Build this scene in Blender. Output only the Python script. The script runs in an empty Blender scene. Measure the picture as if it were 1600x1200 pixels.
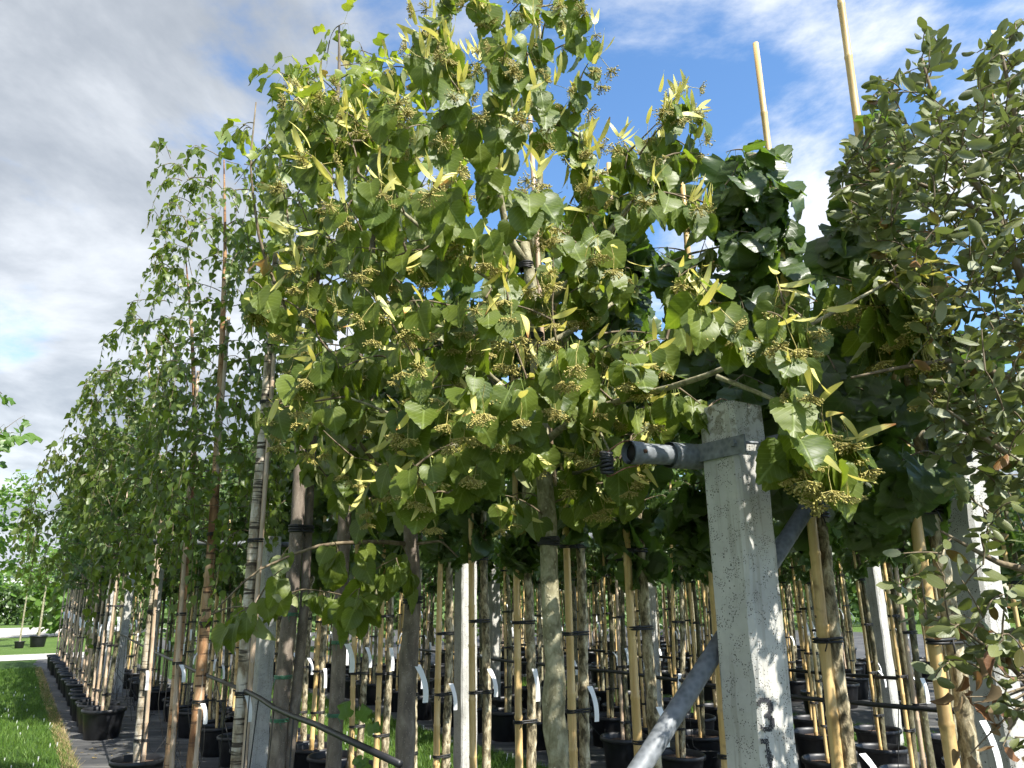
import bpy, math, random
import numpy as np
from mathutils import Vector, Matrix

rng = np.random.default_rng(7)
random.seed(7)
R_ = math.radians
scene = bpy.context.scene
col = scene.collection

# ------------------------------------------------------------------ camera
CAM = np.array([0.0, 0.0, 1.6])
FPX, PITCH, ROLL = 1200.0, R_(15.5), R_(-0.75)
cd = bpy.data.cameras.new('camera'); cam = bpy.data.objects.new('camera', cd); col.objects.link(cam)
cd.sensor_width = 36.0; cd.lens = 36.0 * FPX / 1600.0; cd.clip_start = 0.05; cd.clip_end = 2000
CM = Matrix.Translation(Vector(CAM)) @ Matrix.Rotation(math.pi/2 + PITCH, 4, 'X') @ Matrix.Rotation(ROLL, 4, 'Z')
cam.matrix_world = CM
scene.camera = cam
CR = np.array(CM.to_3x3())

# ------------------------------------------------------------------ sky, sun, exposure
SUN_EL, SUN_AZ = R_(49), math.atan2(0.72, -0.69)      # azimuth from +Y towards +X
world = bpy.data.worlds.new('World'); scene.world = world; world.use_nodes = True
wt = world.node_tree; wt.nodes.clear()

def nd(nt, kind, inputs=None, **props):
    n = nt.nodes.new(kind)
    for k, v in props.items(): setattr(n, k, v)
    for k, v in (inputs or {}).items():
        s = n.inputs[k]
        if isinstance(v, bpy.types.NodeSocket): nt.links.new(v, s)
        elif isinstance(v, bpy.types.Node): nt.links.new(v.outputs[0], s)
        else: s.default_value = v
    return n
def mth(nt, op, a, b=0.0, c=0.0, clamp=False):
    n = nd(nt, 'ShaderNodeMath', {0: a, 1: b, 2: c}, operation=op); n.use_clamp = clamp
    return n.outputs[0]
def sstep(nt, x, lo, hi):
    n = nd(nt, 'ShaderNodeMapRange', {'Value': x, 'From Min': lo, 'From Max': hi}, interpolation_type='SMOOTHSTEP')
    return n.outputs[0]
def mixc(nt, f, a, b, blend='MIX'):
    n = nt.nodes.new('ShaderNodeMix'); n.data_type = 'RGBA'; n.blend_type = blend
    for s, v in ((n.inputs[0], f), (n.inputs[6], a), (n.inputs[7], b)):
        if isinstance(v, bpy.types.NodeSocket): nt.links.new(v, s)
        else: s.default_value = v if not isinstance(v, tuple) or len(v) == 4 else (*v, 1)
    return n.outputs[2]

sky = nd(wt, 'ShaderNodeTexSky', sky_type='NISHITA'); sky.sun_disc = False
sky.sun_elevation = SUN_EL; sky.sun_rotation = SUN_AZ; sky.air_density = 1.0; sky.dust_density = 0.6; sky.ozone_density = 1.6
tc = nd(wt, 'ShaderNodeTexCoord')
sep = nd(wt, 'ShaderNodeSeparateXYZ', {0: tc.outputs['Generated']})
dz = mth(wt, 'ADD', mth(wt, 'MAXIMUM', sep.outputs[2], 0.0), 0.22)
cx = mth(wt, 'DIVIDE', sep.outputs[0], dz); cy = mth(wt, 'DIVIDE', sep.outputs[1], dz)
cv = nd(wt, 'ShaderNodeCombineXYZ', {0: cx, 1: cy, 2: 31.6})
n1 = nd(wt, 'ShaderNodeTexNoise', {'Vector': cv, 'Scale': 1.35, 'Detail': 10.0, 'Roughness': 0.60, 'Distortion': 0.25})
n2 = nd(wt, 'ShaderNodeTexNoise', {'Vector': cv, 'Scale': 1.1, 'Detail': 8.0, 'Roughness': 0.58, 'Distortion': 0.3})
front = mth(wt, 'SUBTRACT', mth(wt, 'MULTIPLY', cx, -0.40), 0.0)                     # the cloud bank thickens to one side of the whole sky
dens = mth(wt, 'ADD', n1.outputs[0], mth(wt, 'MINIMUM', mth(wt, 'MAXIMUM', front, -0.04), 0.20))
cmask = sstep(wt, dens, 0.47, 0.62)
thick = sstep(wt, mth(wt, 'ADD', n2.outputs[0], mth(wt, 'MULTIPLY', mth(wt, 'MINIMUM', mth(wt, 'MAXIMUM', front, -0.1), 0.17), 0.8)), 0.45, 0.72)
ccol = mixc(wt, thick, (9.6, 9.9, 10.2, 1), (3.9, 4.25, 4.7, 1))
hs = nd(wt, 'ShaderNodeHueSaturation', {'Saturation': 1.18, 'Value': 2.35, 'Color': sky.outputs[0]})
wcol = mixc(wt, mth(wt, 'MULTIPLY', cmask, 0.93), hs.outputs[0], ccol)
bg = nd(wt, 'ShaderNodeBackground', {'Color': wcol, 'Strength': 0.056})
nd(wt, 'ShaderNodeOutputWorld', {'Surface': bg.outputs[0]})

sd = bpy.data.lights.new('sun', 'SUN'); sd.energy = 5.0; sd.angle = R_(0.55); sd.color = (1.0, 0.955, 0.88)
so = bpy.data.objects.new('sun', sd); col.objects.link(so)
S = Vector((math.sin(SUN_AZ)*math.cos(SUN_EL), math.cos(SUN_AZ)*math.cos(SUN_EL), math.sin(SUN_EL)))
so.rotation_euler = S.to_track_quat('Z', 'Y').to_euler(); so.location = S * 40
scene.view_settings.view_transform = 'Standard'; scene.view_settings.look = 'None'
scene.view_settings.exposure = 1.15; scene.view_settings.gamma = 1.0
scene.cycles.max_bounces = 4; scene.cycles.diffuse_bounces = 2; scene.cycles.glossy_bounces = 2; scene.cycles.transmission_bounces = 3; scene.cycles.transparent_max_bounces = 4; scene.cycles.use_adaptive_sampling = True; scene.cycles.adaptive_threshold = 0.03; scene.cycles.use_denoising = True

# ------------------------------------------------------------------ places
RW = np.array([-0.53, 0.848, 0.0]); CW = np.array([0.848, 0.53, 0.0])      # along the rows, across the rows
UP = np.array([0, 0, 1.0])
def ab(a, b, z=0.0): return CW*a + RW*b + UP*z
def ray(px, py):
    return CR @ np.array([(px-800)/FPX, -(py-600)/FPX, -1.0])
def at(px, py, Y):
    d = ray(px, py); return CAM + d*(Y/d[1])
def on(px, py, z=0.0):
    d = ray(px, py); return CAM + d*((z-CAM[2])/d[2])
def on_plane(px, py, p0, n):
    d = ray(px, py); return CAM + d*(np.dot(p0-CAM, n)/np.dot(d, n))
def proj(P):
    q = (np.asarray(P)-CAM) @ CR
    return 800+FPX*q[..., 0]/-q[..., 2], 600-FPX*q[..., 1]/-q[..., 2], -q[..., 2]

# ------------------------------------------------------------------ materials
MATS = {}
def newmat(name):
    m = bpy.data.materials.new(name); m.use_nodes = True; nt = m.node_tree; nt.nodes.clear()
    out = nd(nt, 'ShaderNodeOutputMaterial'); MATS[name] = m
    return m, nt, out
def pbsdf(nt, out, color, rough=0.6, metal=0.0, bump=None, bstr=0.3, bdist=0.01, spec=0.5):
    p = nd(nt, 'ShaderNodeBsdfPrincipled', {'Base Color': color if not isinstance(color, tuple) else (*color[:3], 1),
           'Roughness': rough, 'Metallic': metal, 'Specular IOR Level': spec})
    if bump is not None:
        b = nd(nt, 'ShaderNodeBump', {'Height': bump, 'Strength': bstr, 'Distance': bdist})
        nt.links.new(b.outputs[0], p.inputs['Normal'])
    if out: nt.links.new(p.outputs[0], out.inputs[0])
    return p
def ocoord(nt, sx=1, sy=1, sz=1):
    t = nd(nt, 'ShaderNodeTexCoord'); oi = nd(nt, 'ShaderNodeObjectInfo')
    off = mth(nt, 'MULTIPLY', oi.outputs['Random'], 37.0)
    v = nd(nt, 'ShaderNodeVectorMath', {0: t.outputs['Object'], 1: off}, operation='ADD')
    return nd(nt, 'ShaderNodeMapping', {'Vector': v.outputs[0], 'Scale': (sx, sy, sz)}).outputs[0]
def noise(nt, v, scale, detail=4.0, rough=0.55, dist=0.0):
    return nd(nt, 'ShaderNodeTexNoise', {'Vector': v, 'Scale': scale, 'Detail': detail, 'Roughness': rough, 'Distortion': dist}).outputs[0]
def ramp(nt, f, stops):
    n = nd(nt, 'ShaderNodeValToRGB', {0: f}); e = n.color_ramp.elements
    while len(e) < len(stops): e.new(0.5)
    for el, (p, c) in zip(e, stops): el.position = 0.5+(p-0.5)*0.55; el.color = (*c, 1)
    return n.outputs[0]
def simple(name, c, rough=0.6, metal=0.0, var=0.25, scale=30, bstr=0.2, sx=1, sz=1, spec=0.5):
    m, nt, out = newmat(name); v = ocoord(nt, sx, sx, sz); n = noise(nt, v, scale)
    cc = ramp(nt, n, [(0.3, tuple(x*(1-var) for x in c)), (0.7, tuple(min(1, x*(1+var)) for x in c))])
    pbsdf(nt, out, cc, rough, metal, n, bstr, 0.003, spec); return m

def leaf_mat(name, c1, c2, back, vein, trans, tf=0.35, rough=0.42, nv=7.0, sl=1.1, vs=0.55, spec=0.5, old=None):
    m, nt, out = newmat(name)
    uv = nd(nt, 'ShaderNodeUVMap'); s = nd(nt, 'ShaderNodeSeparateXYZ', {0: uv.outputs[0]})
    au = mth(nt, 'ABSOLUTE', s.outputs[0])
    t = mth(nt, 'SUBTRACT', mth(nt, 'MULTIPLY', s.outputs[1], nv), mth(nt, 'MULTIPLY', au, sl*nv*0.33))
    f = mth(nt, 'MULTIPLY', mth(nt, 'ABSOLUTE', mth(nt, 'SUBTRACT', mth(nt, 'FRACT', t), 0.5)), 2.0)
    vm = mth(nt, 'MAXIMUM', mth(nt, 'MULTIPLY', sstep(nt, f, 0.80, 0.97), 0.7), sstep(nt, au, 0.075, 0.02))
    at_ = nd(nt, 'ShaderNodeAttribute', attribute_name='rnd'); oi = nd(nt, 'ShaderNodeObjectInfo')
    rn = mth(nt, 'FRACT', mth(nt, 'ADD', at_.outputs['Fac'], oi.outputs['Random']))
    c = mixc(nt, rn, c1, c2)
    if old: c = mixc(nt, sstep(nt, mth(nt, 'FRACT', mth(nt, 'MULTIPLY', rn, 7.13)), 0.93, 0.97), c, old)
    geo = nd(nt, 'ShaderNodeNewGeometry')
    n = noise(nt, geo.outputs['Position'], 60, 2.0)
    c = mixc(nt, mth(nt, 'MULTIPLY', n, 0.35), c, (c1[0]*0.6, c1[1]*0.6, c1[2]*0.6))
    c = mixc(nt, mth(nt, 'MULTIPLY', vm, vs), c, vein)
    cb = mixc(nt, mth(nt, 'MULTIPLY', vm, vs*0.5), back, vein)
    cc = mixc(nt, geo.outputs['Backfacing'], c, cb)
    p = pbsdf(nt, None, cc, rough, 0.0, vm, 0.25, 0.002, spec)
    tr = nd(nt, 'ShaderNodeBsdfTranslucent', {'Color': mixc(nt, mth(nt, 'MULTIPLY', vm, 0.4), mixc(nt, rn, trans, (trans[0]*0.75, trans[1]*0.85, trans[2]*0.8)), (trans[0]*1.2, trans[1]*1.1, trans[2]))})
    mx = nd(nt, 'ShaderNodeMixShader', {0: tf, 1: p.outputs[0], 2: tr.outputs[0]})
    nt.links.new(mx.outputs[0], out.inputs[0]); return m

LIME = leaf_mat('lime_leaf', (0.052, 0.087, 0.010), (0.140, 0.178, 0.020), (0.285, 0.310, 0.150), (0.29, 0.37, 0.10), (0.32, 0.43, 0.025), 0.34, 0.46, 7.0, 1.5, 0.42, spec=0.4)
TULIP = leaf_mat('tulip_leaf', (0.160, 0.215, 0.022), (0.245, 0.275, 0.034), (0.22, 0.29, 0.10), (0.33, 0.38, 0.12), (0.42, 0.50, 0.03), 0.42, 0.42, 6.0, 1.0, 0.3, old=(0.32, 0.13, 0.02))
BIRCH = leaf_mat('birch_leaf', (0.075, 0.125, 0.018), (0.140, 0.190, 0.034), (0.15, 0.19, 0.06), (0.18, 0.25, 0.08), (0.28, 0.38, 0.03), 0.40, 0.38, 6.0, 1.2, 0.25)
OAK = leaf_mat('oak_leaf', (0.088, 0.108, 0.030), (0.165, 0.182, 0.058), (0.26, 0.28, 0.18), (0.20, 0.23, 0.12), (0.20, 0.25, 0.04), 0.2, 0.45, 7.0, 1.0, 0.25, spec=0.35, old=(0.23, 0.10, 0.035))
HAZEL = leaf_mat('hazel_leaf', (0.042, 0.076, 0.020), (0.080, 0.120, 0.028), (0.11, 0.15, 0.06), (0.15, 0.21, 0.07), (0.19, 0.31, 0.03), 0.34, 0.40, 7.0, 1.3, 0.35)
ROWLEAF = leaf_mat('row_leaf', (0.042, 0.088, 0.020), (0.085, 0.145, 0.032), (0.12, 0.17, 0.07), (0.14, 0.2, 0.07), (0.18, 0.30, 0.03), 0.30, 0.42, 6.0, 1.0, 0.2)
BRIGHT = leaf_mat('bright_leaf', (0.075, 0.160, 0.022), (0.120, 0.215, 0.035), (0.15, 0.22, 0.07), (0.2, 0.3, 0.1), (0.26, 0.44, 0.03), 0.38, 0.42, 6.0, 1.0, 0.2)
DEAD = leaf_mat('dead_leaf', (0.12, 0.05, 0.022), (0.24, 0.11, 0.04), (0.20, 0.14, 0.07), (0.30, 0.17, 0.07), (0.34, 0.15, 0.04), 0.2, 0.6, 6.0, 1.0, 0.3)

def bract_mat():
    m, nt, out = newmat('bract')
    uv = nd(nt, 'ShaderNodeUVMap'); s = nd(nt, 'ShaderNodeSeparateXYZ', {0: uv.outputs[0]})
    oi = nd(nt, 'ShaderNodeObjectInfo')
    c = mixc(nt, oi.outputs['Random'], (0.58, 0.58, 0.17), (0.72, 0.64, 0.19))
    tip = mth(nt, 'MULTIPLY', sstep(nt, s.outputs[1], 0.72, 1.0), mth(nt, 'GREATER_THAN', oi.outputs['Random'], 0.72))
    c = mixc(nt, tip, c, (0.40, 0.12, 0.03))
    c = mixc(nt, sstep(nt, mth(nt, 'ABSOLUTE', s.outputs[0]), 0.16, 0.04), c, (0.66, 0.64, 0.30))
    p = pbsdf(nt, None, c, 0.5)
    tr = nd(nt, 'ShaderNodeBsdfTranslucent', {'Color': (0.66, 0.60, 0.12, 1)})
    mx = nd(nt, 'ShaderNodeMixShader', {0: 0.35, 1: p.outputs[0], 2: tr.outputs[0]})
    nt.links.new(mx.outputs[0], out.inputs[0]); return m
BRACT = bract_mat()
BUD = simple('flower_bud', (0.36, 0.31, 0.085), 0.6, 0, 0.35, 300)

def bark(name, stops, sx, sz, scale, bstr=0.6, bdist=0.006, spots=None, bands=None, rough=0.8):
    m, nt, out = newmat(name)
    v = ocoord(nt, sx, sx, sz); n = noise(nt, v, scale, 6.0, 0.62, 0.4)
    c = ramp(nt, n, stops); h = n
    if spots:
        v2 = ocoord(nt, 1, 1, spots[3] if len(spots) > 3 else 0.8)
        vo = nd(nt, 'ShaderNodeTexVoronoi', {'Vector': v2, 'Scale': spots[0], 'Randomness': 1.0})
        k = sstep(nt, vo.outputs['Distance'], spots[1], spots[1]*0.5)
        c = mixc(nt, k, c, spots[2]); h = mth(nt, 'ADD', n, mth(nt, 'MULTIPLY', k, 0.5))
    if bands:
        v3 = ocoord(nt, 3, 3, bands[0]); nb = noise(nt, v3, 1.0, 3.0, 0.6)
        k = sstep(nt, nb, bands[1], bands[1]+0.06)
        c = mixc(nt, k, c, bands[2]); h = mth(nt, 'SUBTRACT', h, mth(nt, 'MULTIPLY', k, 0.5))
    pbsdf(nt, out, c, rough, 0, h, bstr, bdist, 0.3); return m
BK_LIME = bark('lime_bark', [(0.25, (0.14, 0.125, 0.07)), (0.5, (0.25, 0.23, 0.14)), (0.75, (0.36, 0.34, 0.23))], 1, 0.6, 32, 0.7, 0.004, spots=(58, 0.34, (0.33, 0.30, 0.20)))
BK_TWIG = bark('twig_bark', [(0.3, (0.10, 0.075, 0.045)), (0.7, (0.20, 0.16, 0.10))], 1, 0.5, 40, 0.4, 0.002)
BK_BROWN = bark('brown_bark', [(0.25, (0.105, 0.085, 0.068)), (0.6, (0.185, 0.150, 0.120)), (0.8, (0.25, 0.21, 0.17))], 1, 0.4, 26, 0.5, 0.004, spots=(110, 0.2, (0.32, 0.28, 0.23)))
BK_COPPER = bark('copper_birch_bark', [(0.25, (0.16, 0.075, 0.035)), (0.5, (0.33, 0.18, 0.085)), (0.75, (0.48, 0.32, 0.19))], 1, 0.3, 14, 0.5, 0.004, bands=(46, 0.56, (0.09, 0.05, 0.03)))
BK_BIRCH = bark('pale_birch_bark', [(0.22, (0.16, 0.12, 0.075)), (0.45, (0.36, 0.30, 0.21)), (0.7, (0.58, 0.52, 0.43))], 1, 0.5, 16, 0.5, 0.004, bands=(42, 0.55, (0.07, 0.055, 0.04)))
BK_CORK = bark('corky_bark', [(0.3, (0.085, 0.070, 0.042)), (0.5, (0.29, 0.245, 0.15)), (0.72, (0.52, 0.46, 0.32))], 1, 0.5, 34, 1.0, 0.012)
BK_DARK = bark('mossy_bark', [(0.25, (0.050, 0.045, 0.025)), (0.55, (0.115, 0.105, 0.060)), (0.8, (0.20, 0.185, 0.12))], 1, 0.5, 40, 0.8, 0.005, spots=(34, 0.25, (0.17, 0.19, 0.08)))

def bamboo_mat(name, lo, hi):
    m, nt, out = newmat(name); v = ocoord(nt, 8, 8, 0.5); n = noise(nt, v, 6, 5.0)
    c = ramp(nt, n, [(0.3, lo), (0.7, hi)])
    v2 = ocoord(nt, 1, 1, 1); n2 = noise(nt, v2, 9.0, 3.0)
    c = mixc(nt, sstep(nt, n2, 0.58, 0.72), c, tuple(x*0.55 for x in lo))
    pbsdf(nt, out, c, 0.42, 0, n, 0.12, 0.002); return m
BAMBOO = bamboo_mat('bamboo', (0.52, 0.34, 0.13), (0.66, 0.48, 0.22))
BAMBOO2 = bamboo_mat('weathered_bamboo', (0.40, 0.29, 0.19), (0.52, 0.40, 0.29))

def concrete_mat():
    m, nt, out = newmat('concrete'); v = ocoord(nt)
    a = noise(nt, v, 7, 6.0, 0.6); b = noise(nt, v, 60, 4.0)
    c = ramp(nt, a, [(0.2, (0.36, 0.355, 0.325)), (0.5, (0.44, 0.435, 0.40)), (0.8, (0.52, 0.515, 0.475))])
    c = mixc(nt, mth(nt, 'MULTIPLY', b, 0.35), c, (0.30, 0.30, 0.28))
    v2 = nd(nt, 'ShaderNodeVectorMath', {0: v, 1: nd(nt, 'ShaderNodeTexNoise', {'Vector': v, 'Scale': 90.0}).outputs['Color']}, operation='MULTIPLY_ADD')
    v2.inputs[1].default_value = (1, 1, 1)
    nt.links.remove(v2.inputs[1].links[0]) if v2.inputs[1].is_linked else None
    vo = nd(nt, 'ShaderNodeTexVoronoi', {'Vector': v, 'Scale': 190.0})
    pit = mth(nt, 'MULTIPLY', sstep(nt, vo.outputs['Distance'], 0.36, 0.22), sstep(nt, noise(nt, v, 26, 3.0), 0.47, 0.55))
    vo2 = nd(nt, 'ShaderNodeTexVoronoi', {'Vector': v, 'Scale': 70.0})
    pit2 = mth(nt, 'MULTIPLY', sstep(nt, vo2.outputs['Distance'], 0.22, 0.12), sstep(nt, noise(nt, v, 11, 2.0), 0.52, 0.60))
    pt = mth(nt, 'MAXIMUM', pit, pit2)
    stv = ocoord(nt, 1, 1, 0.06); c = mixc(nt, mth(nt, 'MULTIPLY', sstep(nt, noise(nt, stv, 42, 4.0), 0.52, 0.66), 0.45), c, (0.25, 0.24, 0.20))
    c = mixc(nt, pt, c, (0.085, 0.08, 0.068))
    s = nd(nt, 'ShaderNodeSeparateXYZ', {0: nd(nt, 'ShaderNodeTexCoord').outputs['Object']})
    lich = mth(nt, 'MULTIPLY', sstep(nt, s.outputs[2], 1.9, 2.16), sstep(nt, noise(nt, v, 38, 4.0), 0.5, 0.62))
    c = mixc(nt, mth(nt, 'MULTIPLY', lich, 0.75), c, (0.13, 0.115, 0.07))
    h = mth(nt, 'SUBTRACT', mth(nt, 'MULTIPLY', b, 0.35), pt)
    pbsdf(nt, out, c, 0.88, 0, h, 0.7, 0.003, 0.3); return m
CONC = concrete_mat()
def galv_mat():
    m, nt, out = newmat('galvanised_steel'); v = ocoord(nt, 1, 1, 1)
    a = noise(nt, v, 22, 5.0, 0.6); vo = nd(nt, 'ShaderNodeTexVoronoi', {'Vector': v, 'Scale': 60.0})
    c = ramp(nt, a, [(0.15, (0.068, 0.077, 0.082)), (0.55, (0.10, 0.11, 0.115)), (0.95, (0.15, 0.16, 0.163))])
    c = mixc(nt, mth(nt, 'MULTIPLY', vo.outputs['Distance'], 0.5), c, (0.30, 0.32, 0.34))
    pbsdf(nt, out, c, 0.55, 0.15, a, 0.15, 0.002, 0.35); return m
GALV = galv_mat()
RUST = simple('rusty_steel', (0.16, 0.07, 0.035), 0.8, 0.1, 0.5, 90)
BLACKP = simple('black_plastic', (0.009, 0.0095, 0.011), 0.45, 0, 0.35, 18, 0.08)
TIE = simple('black_rubber', (0.012, 0.012, 0.012), 0.55)
GWIRE = simple('green_wire', (0.05, 0.16, 0.09), 0.4)
TAG = simple('white_tag', (0.74, 0.75, 0.74), 0.5, 0, 0.06, 12, 0.05)
SOIL = simple('potting_soil', (0.075, 0.045, 0.028), 0.95, 0, 0.7, 70, 1.0)
PAINT = simple('black_stencil_paint', (0.022, 0.022, 0.026), 0.7, 0, 0.6, 120)
BORE_SHADE = simple('bore_shade', (0.012, 0.010, 0.010), 0.8)  # near-black colour standing in for the shade inside the open pipe

def mat_weed():
    m, nt, out = newmat('weed_mat'); t = nd(nt, 'ShaderNodeTexCoord').outputs['Object']
    mp = nd(nt, 'ShaderNodeMapping', {'Vector': t, 'Rotation': (0, 0, R_(32)), 'Scale': (0.5, 2.2, 1)}).outputs[0]
    a = noise(nt, mp, 2.2, 6.0, 0.62, 0.6); b = noise(nt, t, 40, 3.0); w = noise(nt, t, 3.2, 6.0, 0.65)
    c = ramp(nt, a, [(0.32, (0.036, 0.037, 0.038)), (0.55, (0.070, 0.070, 0.068)), (0.72, (0.150, 0.145, 0.132))])
    c = mixc(nt, mth(nt, 'MULTIPLY', sstep(nt, w, 0.56, 0.70), 0.6), c, (0.060, 0.048, 0.034))
    c = mixc(nt, mth(nt, 'MULTIPLY', b, 0.3), c, (0.03, 0.03, 0.03))
    pbsdf(nt, out, c, 0.75, 0, mth(nt, 'ADD', mth(nt, 'MULTIPLY', b, 0.2), a), 0.5, 0.02); return m
WEED = mat_weed()
def mat_grass(name, dark, light, sc=6):
    m, nt, out = newmat(name); t = nd(nt, 'ShaderNodeTexCoord').outputs['Object']
    a = noise(nt, t, sc, 6.0, 0.65); b = noise(nt, t, 90, 3.0, 0.6)
    c = ramp(nt, a, [(0.3, dark), (0.7, light)]); c = mixc(nt, mth(nt, 'MULTIPLY', b, 0.5), c, tuple(x*0.5 for x in dark))
    pbsdf(nt, out, c, 0.9, 0, b, 0.8, 0.03, 0.2); return m
LAWN = mat_grass('lawn_turf', (0.035, 0.075, 0.014), (0.060, 0.115, 0.022))
FIELD = mat_grass('far_field', (0.085, 0.15, 0.03), (0.12, 0.19, 0.045), 0.6)
GRAVEL = simple('pale_gravel', (0.42, 0.40, 0.36), 0.95, 0, 0.25, 25, 0.5)
def blade_mat(name, c1, c2, tr):
    m, nt, out = newmat(name); a = nd(nt, 'ShaderNodeAttribute', attribute_name='rnd')
    c = mixc(nt, a.outputs['Fac'], c1, c2); p = pbsdf(nt, None, c, 0.5, spec=0.3)
    t = nd(nt, 'ShaderNodeBsdfTranslucent', {'Color': (*tr, 1)})
    nt.links.new(nd(nt, 'ShaderNodeMixShader', {0: 0.3, 1: p.outputs[0], 2: t.outputs[0]}).outputs[0], out.inputs[0]); return m
BLADE = blade_mat('grass_blade', (0.055, 0.125, 0.018), (0.125, 0.205, 0.035), (0.14, 0.26, 0.02))
STRAW = blade_mat('dry_grass_blade', (0.26, 0.20, 0.09), (0.42, 0.34, 0.17), (0.4, 0.3, 0.1))
WHITE = simple('white_petal', (0.75, 0.75, 0.70), 0.6)
WALLW = simple('white_render', (0.50, 0.50, 0.49), 0.8, 0, 0.04, 3)
ROOFG = simple('grey_roof_tile', (0.17, 0.18, 0.20), 0.6, 0, 0.12, 3)
GLASS = simple('dark_window_glass', (0.03, 0.04, 0.05), 0.1)

# ------------------------------------------------------------------ object helpers
def mesh_obj(name, verts, faces, mats, parent=None, uv=None, rnd=None, smooth=True, mi=None):
    me = bpy.data.meshes.new(name)
    me.from_pydata([tuple(v) for v in verts] if not isinstance(verts, np.ndarray) else verts.tolist(), [], faces if isinstance(faces, list) else faces.tolist())
    finish(me, mats, uv, rnd, smooth, mi)
    return link(name, me, parent)
def finish(me, mats, uv=None, rnd=None, smooth=True, mi=None):
    for m in (mats if isinstance(mats, (list, tuple)) else [mats]): me.materials.append(m)
    n = len(me.polygons)
    if smooth: me.polygons.foreach_set('use_smooth', np.ones(n, dtype=bool))
    if mi is not None: me.polygons.foreach_set('material_index', np.asarray(mi, dtype=np.int32))
    if uv is not None:
        lv = np.empty(len(me.loops), dtype=np.int32); me.loops.foreach_get('vertex_index', lv)
        l = me.uv_layers.new(name='UVMap'); l.data.foreach_set('uv', np.asarray(uv, dtype=np.float32)[lv].ravel())
    if rnd is not None:
        at_ = me.attributes.new('rnd', 'FLOAT', 'POINT'); at_.data.foreach_set('value', np.asarray(rnd, dtype=np.float32))
    me.update()
def link(name, me, parent=None):
    o = bpy.data.objects.new(name, me); col.objects.link(o)
    if parent is not None:
        o.parent = parent
    return o
def tag(o, label=None, cat=None, group=None, kind=None):
    if label: o['label'] = label
    if cat: o['category'] = cat
    if group: o['group'] = group
    if kind: o['kind'] = kind
    return o
def thing(name, label, cat, loc=(0, 0, 0), rz=0.0, group=None):
    o = bpy.data.objects.new(name, None); col.objects.link(o); o.empty_display_size = 0.1
    o.location = tuple(loc); o.rotation_euler = (0, 0, rz)
    return tag(o, label, cat, group)
def copy_tree(o, loc, rz, sc=1.0, parent=None, skip=()):
    c = o.copy(); col.objects.link(c)
    if parent is None: c.location = tuple(loc); c.rotation_euler = (rng.normal(0, .014), rng.normal(0, .014), rz); c.scale = (sc, sc, sc)
    else: c.parent = parent
    for ch in o.children:
        if ch.name.split('.')[0] in skip: continue
        copy_tree(ch, None, None, 1.0, c)
    return c

class MB:
    def __init__(s): s.v = []; s.f = []; s.m = []
    def add(s, v, f, m=0):
        o = len(s.v); s.v.extend([tuple(x) for x in v]); s.f.extend([[i+o for i in q] for q in f]); s.m.extend([m]*len(f))
        return s
    def tube(s, pts, rad, n=8, cap=True, m=0, wob=0.0):
        pts = [np.asarray(p, float) for p in pts]; k = len(pts)
        rad = [rad]*k if np.isscalar(rad) else list(rad)
        v = []; ref = None
        for i in range(k):
            t = pts[min(i+1, k-1)]-pts[max(i-1, 0)]; t = t/(np.linalg.norm(t)+1e-9)
            if ref is None:
                ref = np.array([1.0, 0, 0]) if abs(t[0]) < 0.9 else np.array([0, 1.0, 0])
            x = ref-t*np.dot(ref, t); x /= np.linalg.norm(x)+1e-9; y = np.cross(t, x); ref = x
            for j in range(n):
                a = 2*math.pi*j/n; rr = rad[i]*(1+(rng.uniform(-wob, wob) if wob else 0))
                v.append(pts[i]+(x*math.cos(a)+y*math.sin(a))*rr)
        f = [[i*n+j, i*n+(j+1) % n, (i+1)*n+(j+1) % n, (i+1)*n+j] for i in range(k-1) for j in range(n)]
        if cap: f += [list(range(n))[::-1], [(k-1)*n+j for j in range(n)]]
        return s.add(v, f, m)
    def box(s, c, ax, ay, az, hx, hy, hz, m=0):
        c = np.asarray(c, float); v = []
        for dx in (-1, 1):
            for dy in (-1, 1):
                for dz_ in (-1, 1): v.append(c+np.asarray(ax)*hx*dx+np.asarray(ay)*hy*dy+np.asarray(az)*hz*dz_)
        return s.add(v, [[0, 1, 3, 2], [4, 6, 7, 5], [0, 4, 5, 1], [2, 3, 7, 6], [0, 2, 6, 4], [1, 5, 7, 3]], m)
    def lathe(s, prof, n=20, m=0, c=(0, 0, 0)):
        v = [(c[0]+r*math.cos(2*math.pi*j/n), c[1]+r*math.sin(2*math.pi*j/n), c[2]+z) for r, z in prof for j in range(n)]
        f = [[i*n+j, i*n+(j+1) % n, (i+1)*n+(j+1) % n, (i+1)*n+j] for i in range(len(prof)-1) for j in range(n)]
        return s.add(v, f, m)
    def obj(s, name, mats, parent=None, smooth=True, off=None):
        v = np.array(s.v, float)
        if off is not None: v = v-np.asarray(off)
        return mesh_obj(name, v, s.f, mats, parent, smooth=smooth, mi=s.m)

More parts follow.
